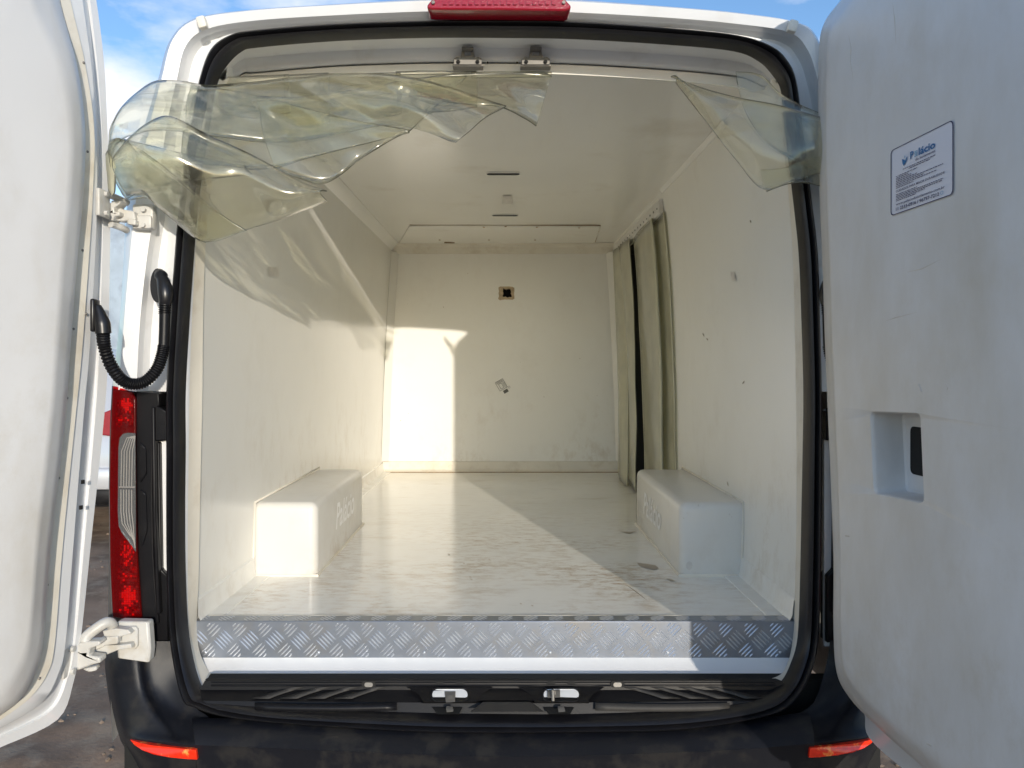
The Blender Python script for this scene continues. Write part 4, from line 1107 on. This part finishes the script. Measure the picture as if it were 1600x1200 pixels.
for q_ in rr_uz([(u0_ + .030, z1_ - .034), (u1_ - .012, z1_ - .034), (u1_ - .012, z0_ + .042), (u0_ + .030, z0_ + .042)], 0.012): hq.append(DR.P(q_[0], VFc - 0.0645, q_[1]))
mb = MB(); quad_on(mb, hq); obj('handle_hole', mb, M['black'], doorR, smooth=0)

for pts_ in (((1326, 55), (1330, 75), (1329, 95), (1333, 125)), ((1395, 6), (1398, 30), (1400, 70)), ((1385, 501), (1400, 496), (1432, 488)), ((1418, 425), (1440, 420), (1478, 401)), ((1436, 600), (1440, 612)), ((1477, 600), (1481, 606), (1479, 612)), ((1448, 1161), (1455, 1165)), ((1321, 837), (1327, 838))):
    mb = MB(); q3 = []
    for p_ in pts_:
        u_, z_ = DR.uz(p_[0], p_[1], VFc); q3.append(DR.P(u_, VFc - 0.0004, z_))
    mb.tube(q3, [0.0006] + [0.0013] * (len(q3) - 2) + [0.0005] if len(q3) > 2 else 0.0018, 5); obj('door_scuff', mb, M['tape'], doorR, smooth=0)
# printed label on the right door
cor = [DR.uz(x, y, VFc + 0.001) for x, y in ((1392, 233), (1490, 190), (1491, 304), (1393, 337))]
lu0 = (cor[0][0] + cor[3][0]) / 2; lu1 = (cor[1][0] + cor[2][0]) / 2
lz1 = (cor[0][1] + cor[1][1]) / 2; lz0 = (cor[2][1] + cor[3][1]) / 2
LWd, LHt = lu1 - lu0, lz1 - lz0
def lab(x, y, dv=0.0022): return DR.P(lu0 + x * LWd, VFc + dv, lz0 + y * LHt)
mb = MB()
def rr01(x0, y0, x1, y1, r):
    asp = LHt / LWd
    out = []
    for (cx, cy, a0) in ((x1 - r * asp, y0 + r, -90), (x1 - r * asp, y1 - r, 0), (x0 + r * asp, y1 - r, 90), (x0 + r * asp, y0 + r, 180)):
        for k in range(7): out.append((cx + r * asp * math.cos(R(a0 + 15 * k)), cy + r * math.sin(R(a0 + 15 * k))))
    return out
quad_on(mb, [lab(x, y, 0.0012) for x, y in rr01(0, 0, 1, 1, .07)], 0)
mb.grid([[lab(x, y) for x, y in rr01(0, 0, 1, 1, .07)], [lab(x, y) for x, y in rr01(.013, .011, .987, .989, .062)]], 1, cv=True)
def ltext(s_, x, y, w_, h_, mi, bold=0.0):
    tmp = MB(); text_mesh(s_, 1.0, lambda a_, b_: Vector((a_, b_, 0)), tmp, bold=bold)
    xs_ = [v[0] for v in tmp.v]; x0_, x1_ = min(xs_), max(xs_)
    mb.add([lab(x + (v[0] - x0_) / (x1_ - x0_) * w_, y + v[1] * h_ / 0.72, 0.0026) for v in tmp.v], tmp.f, mi)
ltext('P', .345, .735, .055, .105, 2, .02); ltext('lácio', .485, .735, .255, .105, 2, .02)
for k in range(4): quad_on(mb, [lab(.415, .735 + k * .022, .0026), lab(.465, .735 + k * .022, .0026), lab(.465, .750 + k * .022, .0026), lab(.415, .750 + k * .022, .0026)], 3)
ltext('do Isolamento', .43, .675, .31, .036, 1, .01)
# leaf shaped mark
quad_on(mb, [lab(*p, .0026) for p in ((.255, .70), (.285, .735), (.30, .80), (.275, .775), (.262, .74), (.245, .765), (.205, .79), (.215, .72), (.235, .675))], 2)
quad_on(mb, [lab(*p, .0026) for p in ((.245, .78), (.262, .80), (.258, .83), (.246, .81))], 3)
rnd = random.Random(3)
def dashes(x, y, w_, h_):
    t = x
    while t < x + w_:
        q = min(rnd.uniform(.012, .05), x + w_ - t)
        quad_on(mb, [lab(t, y, .0026), lab(t + q, y, .0026), lab(t + q, y + h_, .0026), lab(t, y + h_, .0026)], 4)
        t += q + .008
for (x, y, w_) in ((.22, .628, .53), (.32, .602, .34), (.10, .560, .36), (.10, .535, .22), (.10, .510, .27), (.10, .485, .36), (.10, .460, .76), (.10, .435, .46), (.10, .410, .66), (.10, .385, .30),
                   (.10, .285, .36), (.10, .262, .76), (.10, .239, .74), (.10, .216, .48), (.10, .193, .34)):
    dashes(x, y, w_, .010)
ltext('CUIDADOS PARA MAIOR DURABILIDADE', .10, .325, .78, .032, 4, .01)
ltext('www.palaciodoisolamento.com.br', .10, .128, .78, .036, 1, .01)
ltext('11 2533-0916 / 96797-7212', .10, .050, .70, .050, 1, .015)
mb.grid([[lab(.84 + .022 * math.cos(t), .075 + .026 * math.sin(t), .0026) for t in [k * .5236 for k in range(12)]], [lab(.84 + .016 * math.cos(t), .075 + .019 * math.sin(t), .0026) for t in [k * .5236 for k in range(12)]]], 3, cv=True)
obj('printed_label', mb, [M['decal'], M['ink'], M['inkblue'], M['inkpale'], M['ink']], doorR, smooth=0)

# ---- hinges (left side, both visible)
def box_px(mb, x0, y0, x1, y1, Ya, Yb, bev=0.004):
    p = at(x0, y0, Ya); q_ = at(x1, y1, Ya)
    c = Vector(((p.x + q_.x) / 2, (Ya + Yb) / 2, (p.z + q_.z) / 2))
    mb.box(c, (abs(q_.x - p.x), abs(Yb - Ya), abs(q_.z - p.z)), bev=min(bev, abs(Yb - Ya) * .45))
M['hingep'] = mat('hinge_paint', (0.56, 0.555, 0.53), 0.4, noise_amt=0.08, noise_scale=20, dirt=(0.42, 0.36, 0.26, 0.7), dirt_scale=18, dirt_lo=0.5, dirt_hi=0.75)
mb = MB()
box_px(mb, 206, 318, 239, 358, -0.03, -0.004, .006); box_px(mb, 206, 336, 236, 357, -0.038, -0.028, .005)
mb.cyl(at(225, 328, -.034), (0, 1, 0), .0055, .012, 8); mb.cyl(at(224, 352, -.040), (0, 1, 0), .0055, .010, 8)
hg = obj('hinge', mb, M['hingep'], van, smooth=35)
mb = MB()
mb.prism([at(x, y, -.05) for x, y in ((173, 313), (188, 313), (188, 326), (209, 330), (212, 343), (190, 346), (176, 344))], (0, .022, 0))
mb.prism([at(x, y, -.055) for x, y in ((198, 341), (212, 343), (212, 352), (198, 350))], (0, .03, 0))
mb.prism([at(x, y, -.07) for x, y in ((164, 330), (172, 316), (187, 312), (187, 319), (178, 324), (178, 331), (187, 330), (187, 337), (178, 338), (176, 345), (164, 342))], (0, .035, 0))
obj('hinge_arm', mb, M['hingep'], hg, bevel=.003)
mb = MB(); mb.box(at(161, 318, -.10), (.010, .05, .065), bev=.004); mb.cyl(at(165, 333, -.10), (1, 0, 0), .006, .012, 8); mb.cyl(at(165, 303, -.10), (1, 0, 0), .006, .012, 8); obj('hinge_leaf', mb, M['hingep'], hg)
mb = MB(); mb.tube(spline([at(173, 350, -.06), at(180, 352, -.045), at(191, 356, -.03), at(198, 360, -.01)], 4), .008, 10); obj('stop_arm', mb, M['hingep'], hg)
mb = MB(); mb.tube(spline([at(170, 304, -.06), at(186, 311, -.045), at(199, 317, -.02)], 4), .008, 10); obj('stop_arm', mb, M['hingep'], hg)
mb = MB()
mb.prism([at(x, y, -.058) for x, y in ((183, 971), (232, 972), (235, 1015), (233, 1036), (183, 1029), (181, 1000))], (0, .03, 0))
hg = obj('hinge', mb, M['hingep'], van, bevel=.005)
mb = MB()
mb.prism([at(x, y, -.066) for x, y in ((196, 979), (211, 979), (215, 984), (215, 1010), (211, 1015), (186, 1012), (186, 985))], (0, .008, 0))
mb.cyl(at(204, 988, -.068), (0, 1, 0), .005, .006, 8); mb.cyl(at(207, 1010, -.068), (0, 1, 0), .005, .006, 8)
mb.prism([at(x, y, -.085) for x, y in ((160, 986), (180, 982), (200, 984), (205, 990), (186, 996), (162, 994))], (0, .02, 0))
mb.prism([at(x, y, -.085) for x, y in ((146, 1018), (165, 1008), (186, 1008), (204, 1006), (206, 1013), (184, 1016), (165, 1024), (150, 1024))], (0, .02, 0))
mb.prism([at(x, y, -.09) for x, y in ((158, 996), (184, 994), (184, 1006), (166, 1008), (150, 1016), (146, 1010))], (0, .02, 0))
obj('hinge_arm', mb, M['hingep'], hg, bevel=.004)
mb = MB()
mb.prism([at(x, y, -.125) for x, y in ((110, 1012), (128, 1003), (156, 1002), (157, 1008), (140, 1013), (138, 1025), (156, 1027), (157, 1036), (144, 1039), (124, 1047), (110, 1050))], (0, .03, 0))
mb.prism([at(x, y, -.115) for x, y in ((127, 1046), (150, 1041), (151, 1048), (138, 1051))], (0, .02, 0))
obj('hinge_arm', mb, M['hingep'], hg, bevel=.004)
mb = MB(); mb.tube(spline([at(133, 1003, -.115), at(136, 994, -.11), at(148, 984, -.10), at(163, 974, -.09), at(172, 973, -.08), at(176, 978, -.07)], 5), .0125, 14); obj('goose_neck', mb, M['hingep'], hg, smooth=60)
mb = MB(); mb.box(at(106.5, 1032, -.14), (.009, .05, .07), bev=.004)
for yy in (1014, 1049): mb.cyl(at(112, yy, -.14), (1, 0, 0), .007, .014, 8)
obj('hinge_leaf', mb, M['hingep'], hg)
# right lower and upper hinge, mostly hidden by the door
mb = MB(); mb.prism([at(x, y, -.04) for x, y in ((1322, 972), (1372, 972), (1372, 1030), (1322, 1034))], (0, .03, 0)); obj('hinge', mb, M['hingep'], van, bevel=.005)

# ---- cable conduits
def conduit(fx, Yd):
    T = lambda x, y, Y: at(fx(x), y, Y)
    path = spline([T(161, 516, Yd), T(163, 540, Yd + .02), T(173, 570, -.13), T(190, 593, -.105), T(208, 600, -.09), T(228, 595, -.075), T(245, 577, -.06), T(253, 556, -.05), T(256, 540, -.045)], 18)
    rad = [0.0145 if k % 3 != 0 else 0.0118 for k in range(len(path))]
    mb = MB(); mb.tube(path, rad, 14)
    o_ = obj('cable_conduit', mb, M['plastic'], van, smooth=25)
    mb = MB(); mb.tube(spline([T(256, 542, -.045), T(257, 515, -.042), T(257.5, 490, -.04)], 4), .0125, 14)
    p2 = spline([T(257.5, 491, -.04), T(258, 474, -.038)], 18); mb.tube(p2, [0.0145 if k % 3 else 0.0118 for k in range(len(p2))], 14)
    obj('conduit_sleeve', mb, M['plastic'], o_, smooth=40)
    mb = MB(); mb.tube(spline([T(258, 476, -.038), T(259, 462, -.038), T(257, 447, -.034), T(252, 432, -.024), T(248, 425, -.012)], 5), [.0135 + .0045 * math.sin(math.pi * min(k / 14, 1)) if k < 15 else .016 - .0012 * (k - 15) for k in range(21)], 14)
    b_ = T(250, 447, -.008)
    rgx = [b_ + Vector((math.cos(q) * .018, 0, math.sin(q) * .042)) for q in [2 * math.pi * k / 24 for k in range(24)]]
    mb.prism(rgx, (0, -.014, 0))
    obj('rubber_boot', mb, M['rubber'], o_, smooth=50)
    mb = MB(); mb.tube(spline([T(152, 478, Yd - .0), T(156, 490, Yd), T(160, 505, Yd), T(161.5, 521, Yd)], 5), [.008 + .009 * min(k / 10, 1) for k in range(16)], 14)
    b_ = T(148.5, 493, Yd + .005)
    mb.box(b_, (.010, .03, .075), bev=.004)
    obj('rubber_boot', mb, M['rubber'], o_, smooth=50)
conduit(lambda x: x, -.16); conduit(lambda x: 1551 - x, -.05)

# rear wheels under the van
M['tyre'] = mat('tyre_rubber', (0.02, 0.02, 0.02), 0.8); M['steel'] = mat('grey_steel', (0.3, 0.3, 0.31), 0.45, metal=0.6)
def wheel(c, r, w_, parent, name='wheel'):
    c = Vector(c); prof_ = [(r * .62, -w_ / 2), (r * .9, -w_ / 2), (r * .98, -w_ * .42), (r, -w_ * .3), (r, w_ * .3), (r * .98, w_ * .42), (r * .9, w_ / 2), (r * .62, w_ / 2)]
    rows_ = [[c + Vector((x, math.cos(a_) * q_, math.sin(a_) * q_)) for q_, x in prof_] for a_ in [2 * math.pi * k / 28 for k in range(28)]]
    mb = MB(); mb.grid(rows_, cu=True); t = obj(name, mb, M['tyre'], parent, smooth=40)
    mb = MB(); mb.cyl(c, (1, 0, 0), r * .62, w_ * .7, 24); mb.cyl(c, (1, 0, 0), r * .2, w_ * .9, 12); obj('rim', mb, M['steel'], t, smooth=30)
    return t
for s in (-1, 1):
    for y in (1.0, 4.3): wheel((s * 0.84, y, 0.33), 0.34, 0.21, van)
mb = MB(); mb.box((0, 2.4, 0.47), (1.5, 4.3, 0.2)); obj('underbody', mb, M['black'], van)

# ------------------------------------------------------------------ strip curtains (things that hang from the van)
def strip(name, top, bot, parent, nu=7, nv=12, amp=0.02, freq=4.5, seed=0.0, material=None, thick=0.0034, bow=0.0):
    tp = spline([at(*p) for p in top], nu * 2); bt = spline([at(*p) for p in bot], nu * 2)
    n = max(len(tp), len(bt))
    def res(c):
        return [c[min(int(i * (len(c) - 1) / (n - 1)), len(c) - 1)].lerp(c[min(int(i * (len(c) - 1) / (n - 1)) + 1, len(c) - 1)], (i * (len(c) - 1) / (n - 1)) % 1) for i in range(n)]
    tp, bt = res(tp), res(bt)
    rws = []
    for j in range(nv + 1):
        t = j / nv; r = []
        for i in range(n):
            p = tp[i].lerp(bt[i], t)
            e = math.sin(math.pi * t)
            k = noise.noise((p.x * freq + seed, p.z * freq * .8, seed * 1.7)) + 0.5 * noise.noise((p.x * freq * 2.3 + p.z * 9, p.z * freq, seed + 4))
            crease = abs(noise.noise((p.x * 5 + p.z * 7 + seed, seed, p.z * 3)))
            r.append(p + Vector((0, -bow * e + amp * k * (0.35 + 0.65 * e) - amp * 0.9 * crease * e, 0.25 * amp * k * e)))
        rws.append(r)
    mb = MB(); mb.grid(rws)
    return obj(name, mb, [material or M['pvc'], M['pvcedge']], parent, smooth=80, solid=thick, rim=1)
cur = thing('strip_curtain', 'clear greenish plastic strip curtain bunched and thrown aside across the top left of the opening', 'strip curtain', at(480, 112, 0.0), 'clear plastic strip curtains of the hold')
def child_fix(root):
    # children were modelled in world space: keep them there
    for c in root.children: c.matrix_parent_inverse = root.matrix_world.inverted() if False else c.matrix_parent_inverse
def S(*a_, **k_):
    o_ = strip(*a_, **k_)
    o_.location = -o_.parent.location
    return o_
S('strip', [(171, 228, -.10), (176, 200, -.10), (192, 168, -.09), (215, 145, -.08), (245, 127, -.06), (285, 127, -.045), (330, 135, -.035), (400, 129, -.02), (480, 120, -.01), (560, 115, .0), (650, 123, -.01), (735, 148, -.03), (791, 166, -.05)],
  [(173, 250, -.12), (182, 228, -.14), (205, 212, -.15), (240, 203, -.15), (280, 205, -.14), (340, 214, -.12), (423, 222, -.10), (500, 214, -.09), (570, 201, -.08), (620, 197, -.08), (665, 206, -.09), (700, 220, -.10), (712, 223, -.10)], cur, seed=1.0, amp=.048, freq=4.4, bow=.015)
S('strip', [(640, 124, -.02), (700, 117, .01), (780, 114, .03), (845, 113, .04), (862, 118, .04)], [(650, 150, -.05), (715, 162, -.06), (780, 166, -.05), (820, 184, -.02), (838, 196, .0)], cur, seed=2.3, amp=.022, nu=10, freq=4)
S('strip', [(400, 150, -.05), (480, 151, -.04), (560, 140, -.03), (650, 122, -.01), (730, 118, .0)], [(430, 264, -.11), (470, 280, -.11), (510, 286, -.10), (560, 252, -.08), (600, 225, -.07), (640, 204, -.06)], cur, seed=3.1, amp=.04, nu=8, freq=4.6)
S('strip', [(200, 222, -.15), (220, 200, -.165), (246, 186, -.17), (275, 186, -.16), (327, 213, -.14), (390, 241, -.12), (470, 284, -.09), (512, 300, -.07)],
  [(200, 306, -.08), (226, 303, -.10), (250, 325, -.10), (280, 350, -.095), (320, 377, -.09), (390, 356, -.08), (451, 338, -.07), (512, 315, -.06)], cur, seed=5.7, amp=.05, nu=8, bow=.045, freq=4.6)
S('strip', [(172, 232, -.12), (178, 220, -.14), (188, 216, -.15), (228, 240, -.16), (275, 276, -.15), (343, 333, -.11), (385, 360, -.09)], [(176, 275, -.10), (186, 296, -.09), (200, 312, -.07), (232, 310, -.08), (262, 336, -.08), (300, 368, -.075), (322, 379, -.07)], cur, seed=7.9, amp=.025, nu=8, freq=3.5)
S('strip', [(172, 228, -.11), (186, 218, -.13), (235, 228, -.14), (300, 244, -.14), (390, 262, -.12)], [(197, 312, -.07), (226, 295, -.08), (260, 288, -.09), (320, 280, -.10), (395, 273, -.10)], cur, seed=8.8, amp=.03, nu=10, freq=3.5, bow=.02)
S('strip', [(300, 130, -.03), (331, 136, -.04), (423, 155, -.06), (547, 186, -.085), (640, 204, -.08)], [(280, 250, -.13), (340, 262, -.12), (423, 264, -.11), (500, 242, -.10), (640, 207, -.085)], cur, seed=9.2, amp=.03, nu=10, freq=3.5)
S('strip', [(166, 240, -.10), (171, 234, -.115), (177, 243, -.12), (181, 262, -.12)], [(170, 298, -.10), (175, 305, -.115), (179, 300, -.12), (180, 285, -.125)], cur, seed=4.4, amp=.008, nu=6, material=M['pvcdusty'])
for k, (xa, xb, yb_) in enumerate(((340, 452, 186), (444, 514, 200), (506, 626, 188), (618, 744, 176))):
    S('strip', [(xa, 121 - (xa - 340) * .03, .10), ((xa + xb) / 2, 119 - (xa - 340) * .03, .105), (xb, 117 - (xa - 340) * .02, .10)], [(xa + 3, yb_ - 8, -.01), ((xa + xb) / 2 + 2, yb_, -.02), (xb + 2, yb_ - 10, -.01)], cur, seed=6.4 + k * 3, amp=.014, nu=8, freq=5)
S('strip', [(736, 113, .11), (800, 112, .115), (862, 113, .11)], [(736, 122, .09), (800, 121, .10), (862, 120, .10)], cur, seed=21.0, amp=.006, nu=8)
cur2 = thing('strip_curtain', 'clear plastic strip curtain gathered in the top right corner of the opening', 'strip curtain', at(1160, 112, 0.05), 'clear plastic strip curtains of the hold')
S('strip', [(1048, 120, .08), (1090, 136, .04), (1150, 152, .0), (1215, 165, -.04), (1283, 184, -.08), (1320, 190, -.07)], [(1056, 130, .08), (1105, 192, .03), (1150, 250, .0), (1192, 296, -.03), (1245, 280, -.07), (1320, 262, -.07)], cur2, seed=11.0, amp=.02, nu=10, bow=.02)
S('strip', [(1150, 112, .05), (1190, 118, .02), (1225, 150, -.02), (1283, 178, -.05), (1320, 186, -.05)], [(1152, 128, .05), (1165, 175, .03), (1195, 220, .0), (1240, 250, -.04), (1320, 285, -.05)], cur2, seed=12.5, amp=.02, nu=10)
S('strip', [(1190, 265, -.02), (1225, 262, -.05), (1260, 248, -.07), (1320, 240, -.07)], [(1198, 299, -.03), (1232, 287, -.06), (1262, 286, -.075), (1320, 300, -.07)], cur2, seed=13.8, amp=.012, nu=10)

# side curtain in the side door opening
cur3 = thing('strip_curtain', 'dusty yellowed strip curtain hanging from a white rail in front of the shaded side door', 'strip curtain', (0.68, 2.0, ZF), 'clear plastic strip curtains of the hold')
def rail_pt(y, z): return Vector((wx(1, y, z) - 0.022, y, z))
zr = 2.062
mb = MB()
rws = []
for y in (1.46, 1.8, 2.2, 2.72):
    p = Vector((wx(1, y, zr) - 0.014, y, zr))
    rws.append([p + Vector((.012, 0, .040)), p + Vector((-.004, 0, .040)), p + Vector((-.007, 0, .030)), p + Vector((-.007, 0, -.018)), p + Vector((-.002, 0, -.024)), p + Vector((.012, 0, -.024))])
mb.grid(rws, cv=True); mb.add(rws[0], [tuple(range(6))]); mb.add(rws[-1], [tuple(range(6))])
o = obj('curtain_rail', mb, M['rail'], cur3, smooth=25); o.location = -cur3.location
mb = MB()
for k in range(16):
    y = 1.5 + k * 0.077; mb.cyl(Vector((wx(1, y, zr) - 0.022, y, zr + .004)), (1, 0, 0), .0045, .003, 8)
oo = obj('rail_rivet', mb, M['greyink'], o, smooth=0)
def hang(y0, y1, inn, seed, amp=.007, ztop=2.04, zbot=ZF + .01, dx=0.0, taper=1.0, mt=None):
    rws = []
    for j in range(25):
        t = j / 24; z = ztop + (zbot - ztop) * t; r = []
        for i in range(13):
            q_ = i / 12; yc_ = (y0 + y1) / 2
            y = yc_ + (y0 + (y1 - y0) * q_ - yc_) * (1 + (taper - 1) * t)
            x = wx(1, y, z) - inn - dx * t + amp * math.sin(q_ * 2.6 + seed + t * 0.8) + amp * .5 * noise.noise((q_ * 1.3, t * 2, seed))
            y += (.020 * noise.noise((t * 2.6, seed * 3.1, q_ * 1.5)) + .012 * noise.noise((t * 6, seed, 2))) * math.sin(math.pi * min(t * 1.2, 1) * .5)
            x += .008 * noise.noise((q_ * 2, t * 5, seed + 7)) * t
            r.append(Vector((x, y, z)))
        rws.append(r)
    mb = MB(); mb.grid(rws)
    o_ = obj('strip', mb, [mt or M['pvcdusty'], M['pvcedge2']], cur3, smooth=80, solid=.004, rim=1); o_.location = -cur3.location
    return o_
hang(2.46, 2.70, .03, 1.0, dx=.02, amp=.012); hang(2.32, 2.56, .045, 2.2, dx=.03, amp=.012); hang(2.13, 2.42, .040, 3.0, dx=.01, amp=.008, taper=.92)
hang(1.58, 2.13, .022, 4.1, amp=.010, taper=.97); hang(1.43, 1.70, .006, 5.2, amp=.003)

# ------------------------------------------------------------------ vehicles parked beyond, seen through the gap at the left
M['carsilver'] = mat('silver_paint', (0.62, 0.63, 0.65), 0.3, metal=0.3, coat=0.6)
M['carglass'] = mat('dark_car_glass', (0.03, 0.04, 0.05), 0.08, spec=0.8)
M['bluepaint'] = mat('blue_paint', (0.05, 0.14, 0.38), 0.35, coat=0.5)
M['tarp'] = mat('pale_blue_tarpaulin', (0.36, 0.43, 0.50), 0.6, noise_amt=0.15, noise_scale=2.5, dirt=(0.22, 0.26, 0.32, 0.7), dirt_scale=2.2, dirt_lo=.45, dirt_hi=.65)
def box_body(profile, x0, x1, inset):
    mb = MB()
    A = [Vector((x0 + (inset if z > 0.95 else 0.0) * (z - .95) / .55, y, z)) for y, z in profile]; B = [Vector((x1 - (inset if z > 0.95 else 0.0) * (z - .95) / .55, y, z)) for y, z in profile]
    mb.grid([A, B], cv=True)
    tri = tessellate_polygon([[Vector((y, z, 0)) for y, z in profile]])
    mb.add(A, [tuple(t) for t in tri]); mb.add(B, [tuple(t) for t in tri])
    return mb
cx, cy = -3.75, 4.1
car = thing('parked_car', 'silver car with red rear lamp glimpsed past the open left door', 'car', (cx, cy + 1.9, 0))
pr = [(cy, .36), (cy - .06, .50), (cy - .03, .72), (cy + .02, .95), (cy + .42, 1.46), (cy + .8, 1.52), (cy + 1.7, 1.50), (cy + 2.6, 1.0), (cy + 3.6, .86), (cy + 3.8, .6), (cy + 3.78, .3), (cy + .2, .28)]
def C(name, mb, m, parent=car, **k):
    o_ = obj(name, mb, m, parent, **k)
    if parent is car: o_.location = -car.location
    return o_
C('car_body', box_body(pr, cx - .85, cx + .85, .14), M['carsilver'], bevel=.03)
mb = MB(); mb.grid([[Vector((cx - .62, cy + .075, 1.0)), Vector((cx + .62, cy + .075, 1.0))], [Vector((cx - .55, cy + .40, 1.42)), Vector((cx + .55, cy + .40, 1.42))]]); C('rear_window', mb, M['carglass'], solid=.012)
for s in (-1, 1):
    mb = MB(); mb.prism([Vector((cx + s * .86, cy - .03, .80)), Vector((cx + s * .60, cy - .04, .84)), Vector((cx + s * .56, cy - .04, .97)), Vector((cx + s * .86, cy - .01, 1.10))], (0, .12, 0)); C('tail_light', mb, M['redplastic'], bevel=.01)
mb = MB(); mb.box((cx, cy - .05, .50), (1.66, .12, .17), bev=.03); C('bumper', mb, M['carsilver'])
mb = MB(); mb.box((cx, cy - .02, .36), (1.6, .10, .12), bev=.02); C('bumper_valance', mb, M['plastic'])
for s in (-1, 1):
    for y in (cy + .75, cy + 3.0):
        wobj = wheel((cx + s * .76, y, .29), .31, .2, car); wobj.location = -car.location
tx, ty = -7.2, 11.5
tr = thing('box_truck', 'blue truck with pale grey-blue cargo body far behind the parked silver car', 'truck', (tx, ty + 3, 0))
def Tk(name, mb, m, **k):
    o_ = obj(name, mb, m, tr, **k); o_.location = -tr.location; return o_
mb = MB(); mb.box((tx, ty + 2.5, 2.5), (2.9, 5.0, 2.9), bev=.04)
Tk('cargo_body', mb, M['tarp'])
for k in range(6):
    mb = MB(); mb.box((tx - 1.2 + k * .48, ty - .02, 2.5), (.04, .05, 2.8), bev=.01); Tk('body_rib', mb, M['tarp'])
mb = MB(); mb.box((tx, ty + 2.5, .92), (2.7, 5.0, .24), bev=.03); Tk('chassis', mb, M['bluepaint'])
mb = MB(); mb.box((tx, ty + 6.0, 1.8), (2.3, 1.8, 2.1), bev=.12); Tk('cab', mb, M['bluepaint'])
mb = MB(); mb.box((tx, ty - .03, .80), (2.5, .1, .16), bev=.02); Tk('underrun_bar', mb, M['bluepaint'])
for s in (-1, 1):
    for y in (ty + 1.2, ty + 5.9): wo_ = wheel((tx + s * 1.05, y, .46), .48, .3, tr); wo_.location = -tr.location

for o in scn.objects:
    if o.name.split('.')[0] in STUFF: o['kind'] = 'stuff'
